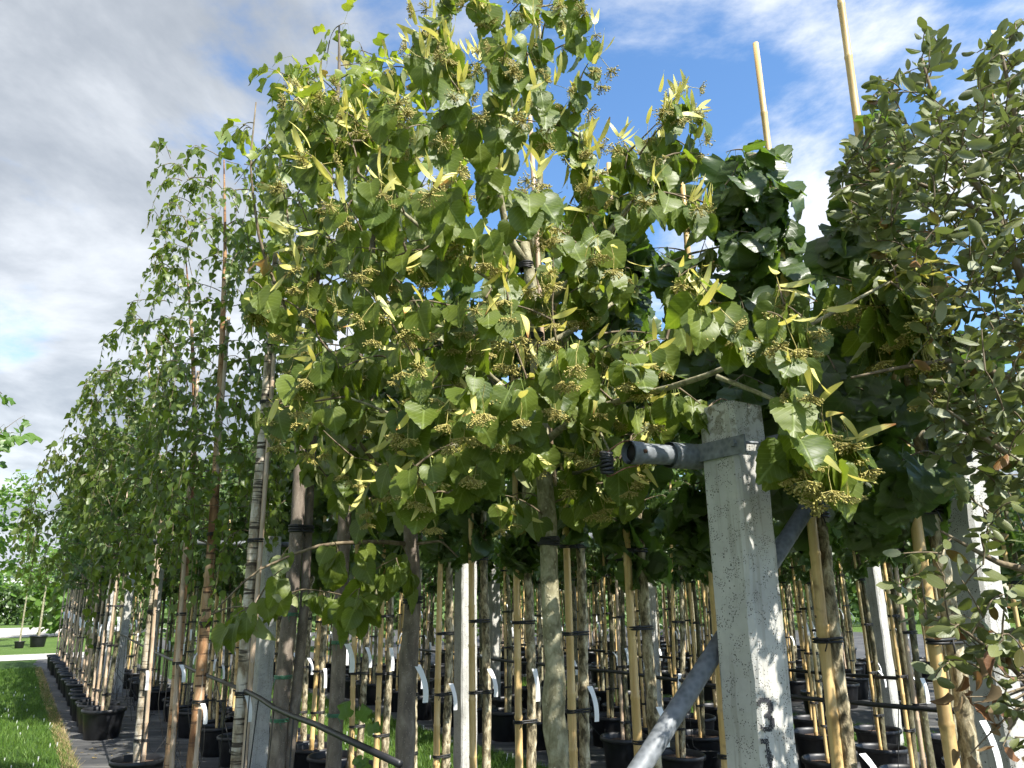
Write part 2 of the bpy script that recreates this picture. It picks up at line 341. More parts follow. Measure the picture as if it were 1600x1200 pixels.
# ------------------------------------------------------------------ leaf templates  (base at origin, +Y to the tip, +Z the upper face)
def leaf_tpl(outline, pet=0.35, fold=0.15, bend=0.3, seed=0, wave=0.04, petw=0.012):
    r = np.random.default_rng(seed)
    o = np.array(outline, float)                               # right half, base to tip
    m = np.column_stack([np.zeros(len(o)), np.clip(o[:, 1], 0.0, 1.0)])
    n = len(o)
    P = np.vstack([m, o, o*[-1, 1]])
    wmax = o[:, 0].max()
    f1 = fold*(1+r.uniform(-.6, .6)); f2 = fold*(1+r.uniform(-.6, .6))
    z = np.where(P[:, 0] > 0, P[:, 0]*f1, -P[:, 0]*f2) - bend*(P[:, 1]**2) + np.where(P[:, 0] != 0, r.uniform(-wave, wave, len(P)), 0)
    V = np.column_stack([P[:, 0], P[:, 1]+pet, z]); UV = np.column_stack([P[:, 0]/wmax, P[:, 1]])
    F = []
    for i in range(n-1):
        F.append([i, n+i, n+i+1, i+1]); F.append([i+1, 2*n+i+1, 2*n+i, i])
    F = [list(dict.fromkeys(q)) for q in F]
    k = len(V)
    V = np.vstack([V, [[-petw, 0, 0], [petw, 0, 0], [petw, pet*1.02, 0.004], [-petw, pet*1.02, 0.004]]])
    UV = np.vstack([UV, [[0, 0]]*4]); F.append([k, k+1, k+2, k+3])
    return V, F, UV
def toothed(base, tooth, first=1):
    out = []
    for i in range(len(base)-1):
        a = np.array(base[i]); b = np.array(base[i+1]); out.append(tuple(a))
        if i >= first:
            d = b-a; nrm = np.array([d[1], -d[0]]); nrm /= np.linalg.norm(nrm)+1e-9
            out.append(tuple(a+d*0.72+nrm*tooth+d*0.1))
    out.append(tuple(base[-1])); return out
LIME_O = toothed([(0, 0.03), (0.18, -0.08), (0.37, -0.02), (0.48, 0.15), (0.50, 0.34), (0.44, 0.53), (0.32, 0.70), (0.15, 0.87), (0, 1.0)], 0.034)
TULIP_O = [(0, 0.0), (0.22, -0.02), (0.40, 0.10), (0.50, 0.30), (0.34, 0.42), (0.30, 0.52), (0.40, 0.70), (0.42, 0.92), (0.20, 0.86), (0, 0.80)]
BIRCH_O = [(0, 0), (0.22, 0.03), (0.40, 0.18), (0.35, 0.34), (0.24, 0.52), (0.11, 0.76), (0, 1.0)]
OAK_O = [(0, 0), (0.12, 0.08), (0.22, 0.28), (0.25, 0.50), (0.20, 0.75), (0.09, 0.93), (0, 1.0)]
HAZEL_O = toothed([(0, 0.02), (0.20, -0.06), (0.42, 0.04), (0.55, 0.25), (0.50, 0.42), (0.54, 0.58), (0.36, 0.74), (0.16, 0.90), (0, 1.0)], 0.045)
SMALL_O = [(0, 0), (0.30, 0.22), (0.30, 0.55), (0, 1.0)]
def variants(outline, n, **kw):
    out = []
    for i in range(n):
        r = np.random.default_rng(100+i); k = dict(kw)
        k['fold'] = kw.get('fold', .15)*r.uniform(-0.6, 1.8); k['bend'] = kw.get('bend', .3)*r.uniform(-0.2, 1.7); k['seed'] = i
        out.append(leaf_tpl(outline, **k))
    return out
TPL = {
 'lime': variants(LIME_O, 7, pet=0.45, fold=0.22, bend=0.28, wave=0.03, petw=0.013),
 'tulip': variants(TULIP_O, 6, pet=0.75, fold=0.30, bend=0.35, wave=0.05, petw=0.012),
 'birch': variants(BIRCH_O, 5, pet=0.35, fold=0.20, bend=0.20, wave=0.03, petw=0.015),
 'oak': variants(OAK_O, 6, pet=0.10, fold=-0.45, bend=0.16, wave=0.04, petw=0.012),
 'hazel': variants(HAZEL_O, 6, pet=0.40, fold=0.25, bend=0.35, wave=0.07, petw=0.013),
 'dead': variants(OAK_O, 5, pet=0.1, fold=1.1, bend=0.5, wave=0.14, petw=0.012),
 'small': variants(SMALL_O, 4, pet=0.15, fold=0.25, bend=0.25, wave=0.03, petw=0.02),
}
TPL_MESH = {}
def tpl_mesh(kind, i, mat):
    key = (kind, i, mat.name)
    if key not in TPL_MESH:
        V, F, UV = TPL[kind][i]; me = bpy.data.meshes.new(kind+'_leaf'); me.from_pydata(V.tolist(), [], F); finish(me, mat, UV); TPL_MESH[key] = me
    return TPL_MESH[key]

def unit(v): return v/(np.linalg.norm(v, axis=-1, keepdims=True)+1e-9)
def frames(tip, nrm):
    y = unit(tip); z = unit(nrm-y*np.sum(nrm*y, axis=-1, keepdims=True)); x = np.cross(y, z)
    return np.stack([x, y, z], axis=-1)                         # columns

class Leaves:
    def __init__(s): s.p = []; s.t = []; s.n = []; s.s = []
    def add(s, p, t, n, sc): s.p.append(p); s.t.append(t); s.n.append(n); s.s.append(sc)
    def arrays(s): return np.array(s.p), frames(np.array(s.t), np.array(s.n)), np.array(s.s)
def joined_leaves(name, P, F3, SC, kind, mat, parent, off, lo=False):
    if len(P) == 0: return None
    tp = TPL[kind]; vi = rng.integers(0, len(tp), len(P)); Vs, Fs, Us, Rs = [], [], [], []; base = 0
    for k, (V, F, UV) in enumerate(tp):
        idx = np.where(vi == k)[0]
        if len(idx) == 0: continue
        W = np.einsum('nij,vj->nvi', F3[idx], V)*SC[idx][:, None, None]+P[idx][:, None, :]
        nv = len(V); Vs.append(W.reshape(-1, 3)); Us.append(np.tile(UV, (len(idx), 1))); Rs.append(np.repeat(rng.random(len(idx)), nv))
        for q in range(len(idx)):
            o = base+q*nv; Fs.extend([[i+o for i in f] for f in F])
        base += nv*len(idx)
    o = mesh_obj(name, np.vstack(Vs)-np.asarray(off), Fs, mat, parent, np.vstack(Us), np.concatenate(Rs))
    return tag(o, kind='stuff')
def leaf_objects(P, F3, SC, kind, mat, parent, off, name='leaf'):
    tp = TPL[kind]
    for i in range(len(P)):
        o = link(name, tpl_mesh(kind, int(rng.integers(0, len(tp))), mat), parent)
        M = Matrix.Identity(4)
        R3 = F3[i]*SC[i]; q = P[i]-off
        for a in range(3):
            for b in range(3): M[a][b] = R3[a][b]
            M[a][3] = q[a]
        o.matrix_basis = M
def place_leaves(lv, kind, mat, parent, off, nobj=300, rest_name='foliage', inframe=True):
    P, F3, SC = lv.arrays()
    x, y, d = proj(P); vis = (x > -20) & (x < 1620) & (y > -20) & (y < 1220)
    key = np.where(vis, d/SC.clip(0.02), 1e6)                    # the ones that show largest first
    order = np.argsort(key); a = order[:nobj]; a = a[key[a] < 1e5]
    b = np.setdiff1d(np.arange(len(P)), a)
    leaf_objects(P[a], F3[a], SC[a], kind, mat, parent, off)
    joined_leaves(rest_name, P[b], F3[b], SC[b], kind, mat, parent, off)

# ------------------------------------------------------------------ growing a crown
def in_poly(x, y, poly):
    ins = False; n = len(poly); j = n-1
    for i in range(n):
        xi, yi = poly[i]; xj, yj = poly[j]
        if (yi > y) != (yj > y) and x < (xj-xi)*(y-yi)/(yj-yi)+xi: ins = not ins
        j = i
    return ins
def edge_dist(x, y, poly):
    a = np.array(poly, float); b = np.roll(a, -1, 0); p = np.array([x, y]); d = b-a
    t = np.clip(((p-a)*d).sum(1)/((d*d).sum(1)+1e-9), 0, 1); return np.linalg.norm(a+d*t[:, None]-p, axis=1).min()
def crown_points(poly, Yc, dY, n, E=140, front=0.5):
    a = np.array(poly); lo = a.min(0); hi = a.max(0); out = []
    while len(out) < n:
        x, y = rng.uniform(lo[0], hi[0]), rng.uniform(lo[1], hi[1])
        if not in_poly(x, y, poly): continue
        th = dY*math.sqrt(min(1.0, (edge_dist(x, y, poly)+6)/E))
        out.append(at(x, y, Yc-th*(1-2*rng.random()**(1.0 if front == 0.5 else front))))
    return np.array(out)
def resample(pts, k=10):
    pts = np.array(pts, float); seg = np.linalg.norm(np.diff(pts, axis=0), axis=1); s = np.concatenate([[0], np.cumsum(seg)])
    u = np.linspace(0, s[-1], k); return np.column_stack([np.interp(u, s, pts[:, i]) for i in range(3)])
def smooth_path(pts, k=14):
    p = resample(pts, k*3)
    for _ in range(6): p[1:-1] = (p[:-2]+2*p[1:-1]+p[2:])/4
    return resample(p, k)
def grow(skel, targets, arch=0.12, jit=0.06, zpen=0.8):
    nodes = np.array(skel, float); d0 = np.array([np.linalg.norm(nodes-t, axis=1).min() for t in targets]); paths = []
    for t in targets[np.argsort(d0)]:
        c = np.linalg.norm(nodes-t, axis=1)+zpen*np.maximum(0, nodes[:, 2]-t[2]+0.05)
        p0 = nodes[c.argmin()]; L = np.linalg.norm(t-p0)
        mid = (p0+t)/2+UP*arch*L+rng.normal(0, jit*L, 3); u = np.linspace(0, 1, 7)[:, None]
        p = (1-u)**2*p0+2*u*(1-u)*mid+u*u*t; paths.append(p); nodes = np.vstack([nodes, p[2:]])
    return paths
def twig_mesh(paths, name, mat, parent, off, r0=0.0035, rk=0.010, n=4):
    mb = MB()
    for p in paths:
        L = np.linalg.norm(p[-1]-p[0]); ra = min(0.014, r0+rk*L*0.6); mb.tube(p, np.linspace(ra, 0.0014, len(p)), n, cap=False)
    o = mb.obj(name, mat, parent, off=off); return tag(o, kind='stuff')

def branch(pts, r0, r1, mat, parent, off, n=7, k=12, name='branch'):
    p = smooth_path(pts, k); mb = MB().tube(p, np.linspace(r0, r1, k), n, wob=0.05); mb.obj(name, mat, parent, off=off); return p
def trunk(pts, rad, mat, parent, off, n=12, k=40, wob=0.035, name='trunk', knots=()):
    p = smooth_path(pts, k); r = np.interp(np.linspace(0, 1, k), np.linspace(0, 1, len(rad)), rad)
    for f, s in knots: r = r*(1+s*np.exp(-((np.linspace(0, 1, k)-f)/0.018)**2))
    MB().tube(p, r, n, wob=wob).obj(name, mat, parent, off=off); return p

def put_along(path, lv, n, size, hang, centre, kind='lime', f0=0.3, spread=0.5, upn=0.6, facing=0.0):
    for i, f in enumerate(np.linspace(f0, 1.0, n)):
        q = f*(len(path)-1); k = min(int(q), len(path)-2); p = path[k]+(path[k+1]-path[k])*(q-k)
        d = unit(path[k+1]-path[k]); side = unit(np.cross(d, UP))*(1 if i % 2 else -1)
        out = p-centre; out[2] *= 0.3; out = unit(out)
        tip = hang*np.array([0, 0, -1.0])+(1-hang)*(d*0.5+side*0.8+out*0.4)+rng.normal(0, spread*0.5, 3)
        nr = out*0.8+UP*upn+rng.normal(0, spread, 3)+facing*np.array([0, -1.0, 0.2])
        lv.add(p, unit(tip), unit(nr), size*rng.uniform(0.5, 1.25))

# ================================================================== the setting
def sheet(name, corners, z, mat, label=None):
    o = mesh_obj(name, [(p[0], p[1], z) for p in corners], [list(range(len(corners)))], mat, smooth=False); return tag(o, kind='structure')
def ab_sheet(name, a0, a1, b0, b1, z, mat): return sheet(name, [ab(a0, b0), ab(a1, b0), ab(a1, b1), ab(a0, b1)], z, mat)
sheet('ground', [(-600, -400), (600, -400), (600, 900), (-600, 900)], 0.0, FIELD)
# weed matting with an uneven edge against the lawn
ev = [];  bs = np.linspace(-8, 27.6, 140)
edge = 0.66+0.05*np.sin(bs*1.9)+0.04*np.sin(bs*5.3+1)+rng.normal(0, 0.018, len(bs))
mv = [ab(e, b) for e, b in zip(edge, bs)]+[ab(2.98, b) for b in bs]; nb = len(bs)
tag(mesh_obj('weed_matting', [(p[0], p[1], 0.008) for p in mv], [[i, nb+i, nb+i+1, i+1] for i in range(nb-1)], WEED, smooth=False), kind='structure')
ab_sheet('lawn', -60, 0.80, -12, 27.5, 0.004, LAWN)
ab_sheet('grass_strip', 2.98, 4.55, -8, 27.6, 0.004, LAWN)
ab_sheet('weed_matting', 4.55, 8.1, -8, 40, 0.008, WEED)
ab_sheet('grass_strip', 8.1, 9.1, -8, 27.6, 0.004, LAWN)
ab_sheet('weed_matting', 9.1, 30, -8, 40, 0.008, WEED)
ab_sheet('gravel_track', -80, 2.4, 27.6, 30.6, 0.012, GRAVEL)
ab_sheet('gravel_yard', -120, 8, 46, 64, 0.006, GRAVEL)

def blades(name, a0, a1, b0, b1, n, h, mat, sharp=1.0, w=0.004, weight=None):
    a = rng.uniform(a0, a1, n); b = b0+(b1-b0)*rng.random(n)**sharp
    base = a[:, None]*CW+b[:, None]*RW; base[:, 2] = 0.004
    th = rng.uniform(0, 2*math.pi, n); hh = h*rng.uniform(0.5, 1.4, n); ww = w*(1+0.10*np.maximum(0, b-b0))
    dx = np.column_stack([np.cos(th), np.sin(th), np.zeros(n)])*ww[:, None]
    lean = np.column_stack([rng.normal(0, .5, n), rng.normal(0, .5, n), np.ones(n)])*hh[:, None]
    V = np.stack([base-dx, base+dx, base+lean], 1).reshape(-1, 3); F = np.arange(3*n).reshape(-1, 3)
    return tag(mesh_obj(name, V, F, mat, rnd=np.repeat(rng.random(n), 3), smooth=False), kind='stuff')
tag(blades('grass', -3.6, 0.72, 7.5, 24, 90000, 0.055, BLADE, 1.6, 0.0032), 'short green lawn grass beside the dark matting', 'grass')
tag(blades('grass', 3.0, 4.55, 2.5, 16, 38000, 0.06, BLADE, 1.2, 0.0032), 'green grass in the strip between the two tree beds', 'grass')
tag(blades('grass', 8.1, 9.1, 4, 14, 14000, 0.06, BLADE, 1.0, 0.004), 'green grass in the narrow strip behind the second bed', 'grass')
tag(blades('dry_grass', 0.60, 0.74, 7.5, 24, 5200, 0.05, STRAW, 1.5, 0.0035), 'straw coloured dry grass along the edge of the lawn', 'grass')
def daisies(name, a0, a1, b0, b1, n, label):
    mb = MB()
    for _ in range(n):
        p = ab(rng.uniform(a0, a1), rng.uniform(b0, b1), rng.uniform(0.05, 0.085)); r = rng.uniform(0.005, 0.009)
        mb.add([p+(r*math.cos(t), r*math.sin(t), 0) for t in np.linspace(0, 2*math.pi, 7)[:6]]+[p+(0, 0, -0.05)], [[0, 1, 2, 3, 4, 5], [0, 3, 6]])
    tag(mb.obj(name, WHITE, smooth=False), label, 'flowers', kind='stuff')
daisies('lawn_daisies', -3, 0.6, 8.5, 18, 170, 'small white daisies dotted over the lawn')
daisies('strip_daisies', 3.0, 4.5, 5, 13, 120, 'small white daisies in the grass strip between the beds')
# fallen leaves on the matting
mb = MB()
for _ in range(520):
    p = ab(rng.uniform(0.72, 2.9), rng.uniform(6.5, 20), 0.012); t = rng.uniform(0, 6.28); s = rng.uniform(0.012, 0.03)
    d = np.array([math.cos(t), math.sin(t), 0])*s; e = np.array([-d[1], d[0], 0])*0.55
    mb.add([p-d, p+e+UP*0.006, p+d+UP*rng.uniform(0, .012), p-e+UP*0.004], [[0, 1, 2, 3]])
tag(mb.obj('fallen_leaves', STRAW, smooth=False), 'dry fallen leaves scattered on the dark weed matting', 'leaves', kind='stuff')

# ================================================================== shared pieces
def pot_meshes():
    mb = MB().lathe([(0.0, 0.0), (0.165, 0.0), (0.175, 0.012), (0.205, 0.262), (0.207, 0.268), (0.224, 0.272), (0.228, 0.285), (0.226, 0.304), (0.220, 0.310), (0.211, 0.306), (0.203, 0.285), (0.199, 0.255)], 22)
    pot = mb.obj('pot', BLACKP)
    mb = MB(); n = 18; v = [(0, 0, 0.268)]
    for rr, zz in ((0.1, 0.262), (0.2, 0.255)):
        v += [(rr*math.cos(2*math.pi*j/n), rr*math.sin(2*math.pi*j/n), zz+rng.uniform(-.008, .008)) for j in range(n)]
    f = [[0, 1+j, 1+(j+1) % n] for j in range(n)]+[[1+j, 1+n+j, 1+n+(j+1) % n, 1+(j+1) % n] for j in range(n)]
    soil = mb.add(v, f).obj('soil', SOIL)
    a, b = pot.data, soil.data; bpy.data.objects.remove(pot); bpy.data.objects.remove(soil); return a, b
POT_ME, SOIL_ME = pot_meshes()
def add_pot(t, sc=1.0):
    p = link('pot', POT_ME, t); p.scale = (sc, sc, sc); s = link('soil', SOIL_ME, p); return p
def bamboo_pts(h, r0, r1, gap=0.27, bow=0.012):
    pts, rad = [], []; z = 0.0; a = rng.uniform(0, 6.28); k = 0
    zs = []
    z = rng.uniform(0.1, 0.2)
    while z < h-0.08: zs.append(z); z += gap*rng.uniform(0.8, 1.2)
    allz = [0.0]
    for q in zs: allz += [q-0.012, q-0.003, q+0.004, q+0.012]
    allz.append(h)
    for i, q in enumerate(allz):
        r = r0+(r1-r0)*q/h
        ph = (i-1) % 4 if 0 < i < len(allz)-1 else 0
        if 0 < i < len(allz)-1: r *= (1.0, 1.12, 1.10, 0.97)[ph]
        b = bow*math.sin(math.pi*q/h); pts.append(np.array([b*math.cos(a), b*math.sin(a), q])); rad.append(r)
    return pts, rad
def bamboo(parent, off, base, h, r0, r1, mat=BAMBOO, n=8, lean=(0, 0), name='bamboo_stake'):
    pts, rad = bamboo_pts(h, r0, r1)
    pts = [p+np.array([lean[0]*p[2], lean[1]*p[2], 0])+np.asarray(base) for p in pts]
    return MB().tube(pts, rad, n).obj(name, mat, parent, off=off)
def tie(parent, off, c1, r1, c2, r2, z, mat=TIE, turns=2, th=0.0045, name='tie', tail=True):
    # a band round two round members lying side by side
    c1 = np.array([c1[0], c1[1]]); c2 = np.array([c2[0], c2[1]]); d = c2-c1; L = np.linalg.norm(d); a0 = math.atan2(d[1], d[0]) if L > 1e-6 else 0
    mb = MB()
    for q in range(turns):
        zz = z+q*th*1.9; pts = []
        for a in np.linspace(math.pi/2, 3*math.pi/2, 7): pts.append([c1[0]+(r1+th)*math.cos(a+a0), c1[1]+(r1+th)*math.sin(a+a0), zz])
        for a in np.linspace(-math.pi/2, math.pi/2, 7): pts.append([c2[0]+(r2+th)*math.cos(a+a0), c2[1]+(r2+th)*math.sin(a+a0), zz+0.003*(q % 2)])
        pts.append(pts[0]); mb.tube(pts, th, 5, cap=False)
    if tail:
        m = (c1+c2)/2; w = rng.uniform(-1, 1); e = np.array([m[0]+w*0.04, m[1]-0.05, z-0.03])
        mb.tube([[m[0], m[1]-r1-th, z], [m[0]+w*.02, m[1]-r1-0.025, z+0.01], e], th*0.6, 4)
    return mb.obj(name, mat, parent, off=off)
def name_tag(parent, off, p, out, L=0.17, w=0.012):
    out = unit(np.array([out[0], out[1], 0.0])); sd_ = np.array([-out[1], out[0], 0])
    sd_ = unit(sd_*0.5+np.array([1.0, 0, 0])*0.6); v, f = [], []; k = 8; cur = rng.uniform(0.1, 0.55)
    for i in range(k):
        u = i/(k-1); q = np.asarray(p)+out*(0.012+L*(0.10+cur*0.7*math.sin(u*1.9)))*1.0+np.array([0, 0, -L*u*(1-0.25*cur)])+UP*0.012*math.sin(3*u)
        ww = w*(1.15 if i < 2 else 1.0); v += [q-sd_*ww, q+sd_*ww]
    for i in range(k-1): f.append([2*i, 2*i+1, 2*i+3, 2*i+2])
    return mesh_obj('name_tag', np.array(v)-np.asarray(off), f, TAG, parent)

# ================================================================== concrete posts, rails, brace
PW = 0.0685
def post(P, h, label, group=None, hw=PW, extra=0.0):
    t = thing('concrete_post', label, 'post', (P[0], P[1], 0), 0, group); off = np.array([P[0], P[1], 0.0])
    ch = 0.011; v = []; zs = [0.0]+list(np.linspace(0.05, h-0.008, 26))+[h]
    cs = []
    for sx, sy in ((-1, -1), (1, -1), (1, 1), (-1, 1)):
        e = [(sx*hw, sy*(hw-ch)), (sx*(hw-ch), sy*hw)]
        cs += e if sx*sy > 0 else e[::-1]
    cs = np.array(cs); nn = len(cs)
    for i, z in enumerate(zs):
        k = 0.975 if i == len(zs)-1 else 1.0
        for q in cs:
            jx, jy = rng.normal(0, 0.0016, 2); w = CW*(q[0]*k+jx)+RW*(q[1]*k+jy); v.append((w[0], w[1], z+(rng.uniform(-.003, .003) if i == len(zs)-1 else 0)))
    f = [[i*nn+j, i*nn+(j+1) % nn, (i+1)*nn+(j+1) % nn, (i+1)*nn+j] for i in range(len(zs)-1) for j in range(nn)]
    f.append([(len(zs)-1)*nn+j for j in range(nn)])
    mesh_obj('shaft', np.array(v), f, CONC, t, smooth=False); return t
def ring_pipe(mb, p0, p1, r, n=16, m=0, wall=0.004, cap=True):
    mb.tube([p0, p1], r, n, cap=False, m=m); mb.tube([p1, p0], r-wall, n, cap=False, m=m)
    return mb
P1 = np.array([0.655, 2.25, 0]); P2 = at(1522, 925, 2.70)*np.array([1, 1, 0]); P3 = np.array([-0.385, 6.25, 0])
t1 = post(P1, at(1128, 638, 2.25)[2], 'speckled concrete post with a black stencilled 3 and a steel clamp')
t2 = post(P2, at(1490, 688, P2[1])[2]+0.02, 'concrete post with a bright white sunlit side behind the holm oak leaves')
post(P3, at(725, 830, 6.25)[2], 'plain grey concrete post between a thick lime trunk and a bamboo stake')
left_posts = [ab(1.92, 7.25), ab(1.78, 13.1), ab(1.78, 16.6), ab(1.78, 20.2)]
for p in left_posts: post(p, 2.16, 'slim grey concrete post in the row beside the birch trunks', 'concrete posts along the birch row')
bed_posts = [at(x, 930, Y)*np.array([1, 1, 0]) for x, Y in ((1012, 9.3), (1368, 9.0), (772, 12.0), (905, 15.0), (1200, 14.0), (1300, 17.0))]
for p in bed_posts: post(p, 2.25, 'shaded concrete post deep among the potted trees of the second bed', 'concrete posts in the second bed')

# stencilled numeral, worn: little cells of paint on the sunny face
NR = -RW
def glyph(rows, px0, py0, px1, py1, name, parent, base):
    fp = base+NR*(PW+0.0012); H = len(rows); W_ = len(rows[0]); sub = 3; mb = MB()
    for i in range(H*sub):
        for j in range(W_*sub):
            c = rows[i//sub][j//sub]
            if c == ' ' or rng.random() < (0.06 if c == '#' else 0.4): continue
            q = []
            for di, dj in ((0, 0), (0, 1), (1, 1), (1, 0)):
                u = (j+dj)/(W_*sub); w = (i+di)/(H*sub); sh = (px1-px0)*0.0
                q.append(on_plane(px0+(px1-px0)*u+w*5, py0+(py1-py0)*w, fp, NR))
            mb.add(q, [[0, 1, 2, 3]])
    mb.obj(name, PAINT, parent, smooth=False, off=base)
glyph([" ######  ", "######## ", "##   ####", "#     ###", "      ###", "      ###", "     ### ", "   ####  ", "   ##### ", "     ####", "      ###", "      ###", "#    ####", "######## ", " ###### "+" "],
      1184, 1090, 1207, 1143, 'stencilled_numeral', t1, P1)
glyph([".#..#  ", "..##.  ", "   #.  ", "   ##  ", "  .##. ", "   ##. ", "  .###.", "   ###.", "   ##. ", "   .#. ", "    #. ", "    #  "], 1188, 1154, 1206, 1206, 'paint_smear', t1, P1)

# the rail: pipe behind the first two posts, open end towards the path
r0p = P1+RW*(PW+0.034); zr = on_plane(985, 708, r0p, RW)[2]
e0 = on_plane(984, 707, r0p, RW); e1 = on_plane(1446, 737, r0p, RW); cdir = unit(e1-e0); eR = e1+cdir*1.4
rail = thing('galvanised_rail', 'galvanised steel pipe clamped to the speckled concrete post, open end showing', 'rail', (e0[0], e0[1], 0)); ro = np.array([e0[0], e0[1], 0])
ring_pipe(MB(), e0, eR, 0.030).obj('pipe', GALV, rail, off=ro)
MB().tube([e0+cdir*0.012, e0+cdir*0.011], 0.0262, 16).obj('bore_shade', BORE_SHADE, rail, off=ro)  # black disc just inside the open end, painting the shade of the hollow
ring_pipe(MB(), e0-cdir*0.004, e0+cdir*0.040, 0.0335, 18).obj('end_collar', GALV, rail, off=ro)
cs = e0+cdir*0.028-RW*0.0335
MB().tube([cs, cs-RW*0.006], [0.0065, 0.005], 6).obj('screw', RUST, rail, off=ro)
s0 = e0+cdir*0.150
ring_pipe(MB(), s0, s0+cdir*0.125, 0.0385, 18, wall=0.006).obj('clamp_sleeve', GALV, rail, off=ro)
pz = on_plane(1112, 704, P1-CW*(PW+0.004), CW)[2]
for sgn in (-1, 1):
    c = P1+CW*sgn*(PW+0.004)+UP*(pz+(0.014 if sgn > 0 else 0))
    MB().box(c+RW*0.022, CW, RW, UP, 0.003, PW+0.062, 0.026).obj('clamp_plate', GALV, rail, smooth=False, off=ro)
f_ = P1-RW*(PW+0.022)+UP*(pz+0.006)
MB().tube([f_-CW*(PW+0.006), f_+CW*(PW+0.03)+UP*0.010], 0.0045, 8).obj('threaded_rod', GALV, rail, off=ro)
MB().tube([f_-CW*(PW+0.016)+RW*0.02, f_-CW*(PW+0.007)+RW*0.02], [0.009, 0.011], 6).obj('bolt_head', GALV, rail, smooth=False, off=ro)
MB().tube([f_+CW*(PW+0.012)+UP*.009, f_+CW*(PW+0.019)+UP*.009], 0.010, 6).obj('nut', GALV, rail, smooth=False, off=ro)
s2 = on_plane(1412, 737, r0p, RW)
ring_pipe(MB(), s2, s2+cdir*0.10, 0.0385, 18, wall=0.006).obj('clamp_sleeve', GALV, rail, off=ro)
MB().box(P2-CW*(PW+0.004)+UP*(s2[2]+.01)+RW*0.02, CW, RW, UP, 0.003, PW+0.06, 0.026).obj('clamp_plate', GALV, rail, smooth=False, off=ro)
# brace
b0 = on_plane(1284, 757, r0p+RW*0.004, RW); b1 = on_plane(1000, 1200, r0p+RW*0.004, RW); bd = unit(b1-b0); b2 = b0+bd*((0.02-b0[2])/bd[2])
br = thing('steel_brace', 'slanting galvanised steel brace running down behind the speckled concrete post', 'brace', (b2[0], b2[1], 0)); bo = np.array([b2[0], b2[1], 0])
MB().tube([b0+bd*0.03, b2], 0.0265, 14).obj('tube', GALV, br, off=bo)
ring_pipe(MB(), b0-bd*0.01, b0+bd*0.075, 0.032, 16, wall=0.004).obj('brace_collar', GALV, br, off=bo)
MB().tube([b0+bd*0.02-RW*.03, b0+bd*0.02-RW*.044], [0.009, 0.008], 6).obj('bolt_head', GALV, br, smooth=False, off=bo)
MB().box((b2[0], b2[1], 0.012), CW, RW, UP, 0.07, 0.05, 0.012).obj('foot_plate', GALV, br, smooth=False, off=bo)
# rails of the other frames
def rail2(p, q, z, label, group, r=0.024):
    o = MB().tube([p+UP*z, q+UP*z], r, 10).obj('galvanised_rail', GALV); return tag(o, label, 'rail', group)
rail2(P3+RW*0.10+CW*0.05, P3+RW*0.10+CW*1.75, 2.12, 'galvanised crossbar beside the plain grey concrete post', None, 0.03)
for p in left_posts[:3]: rail2(p+RW*0.095-CW*1.0, p+RW*0.095+CW*1.3, 2.10, 'thin galvanised crossbar on the posts of the birch row', 'crossbars along the birch row')
for p in bed_posts: rail2(p+RW*0.095-CW*0.6, p+RW*0.095+CW*1.2, 2.19, 'thin galvanised crossbar deep among the trees of the second bed', 'crossbars in the second bed', 0.02)
# wire loop and strap from the open pipe end to the lime trunk
w = e0+cdir*0.03; LT = at(862, 745, 3.0); bun = on_plane(948, 722, r0p+RW*0.02, RW)
ws = thing('trunk_strap', 'wire loop and black strap tying the lime trunk to the open pipe end', 'strap', (bun[0], bun[1], 0)); wo = np.array([bun[0], bun[1], 0])
MB().tube(smooth_path([w+UP*0.033, w-cdir*0.05+UP*0.034, bun+UP*0.028, bun-cdir*.01], 10), 0.0022, 5).tube(smooth_path([w-UP*0.036, w-cdir*.05-UP*0.045, bun-UP*0.045, bun-cdir*.008-UP*.03], 10), 0.0022, 5).obj('wire', RUST, ws, off=wo)
mb = MB()
for k in range(7): mb.tube([bun+np.array([0.016*math.cos(a), 0.012*math.sin(a), -0.028+k*0.009+0.004*math.sin(a+k)]) for a in np.linspace(0, 6.3, 9)], 0.005, 5, cap=False)
mb.obj('bundle', TIE, ws, off=wo)
MB().tube(smooth_path([bun-UP*.0, (bun*0.6+LT*0.4)-UP*0.01, LT+np.array([0.03, -.035, 0])], 8), [0.003, 0.003, 0.0035, 0.005, 0.007, 0.008, 0.009, 0.009], 6).obj('strap', TIE, ws, off=wo)

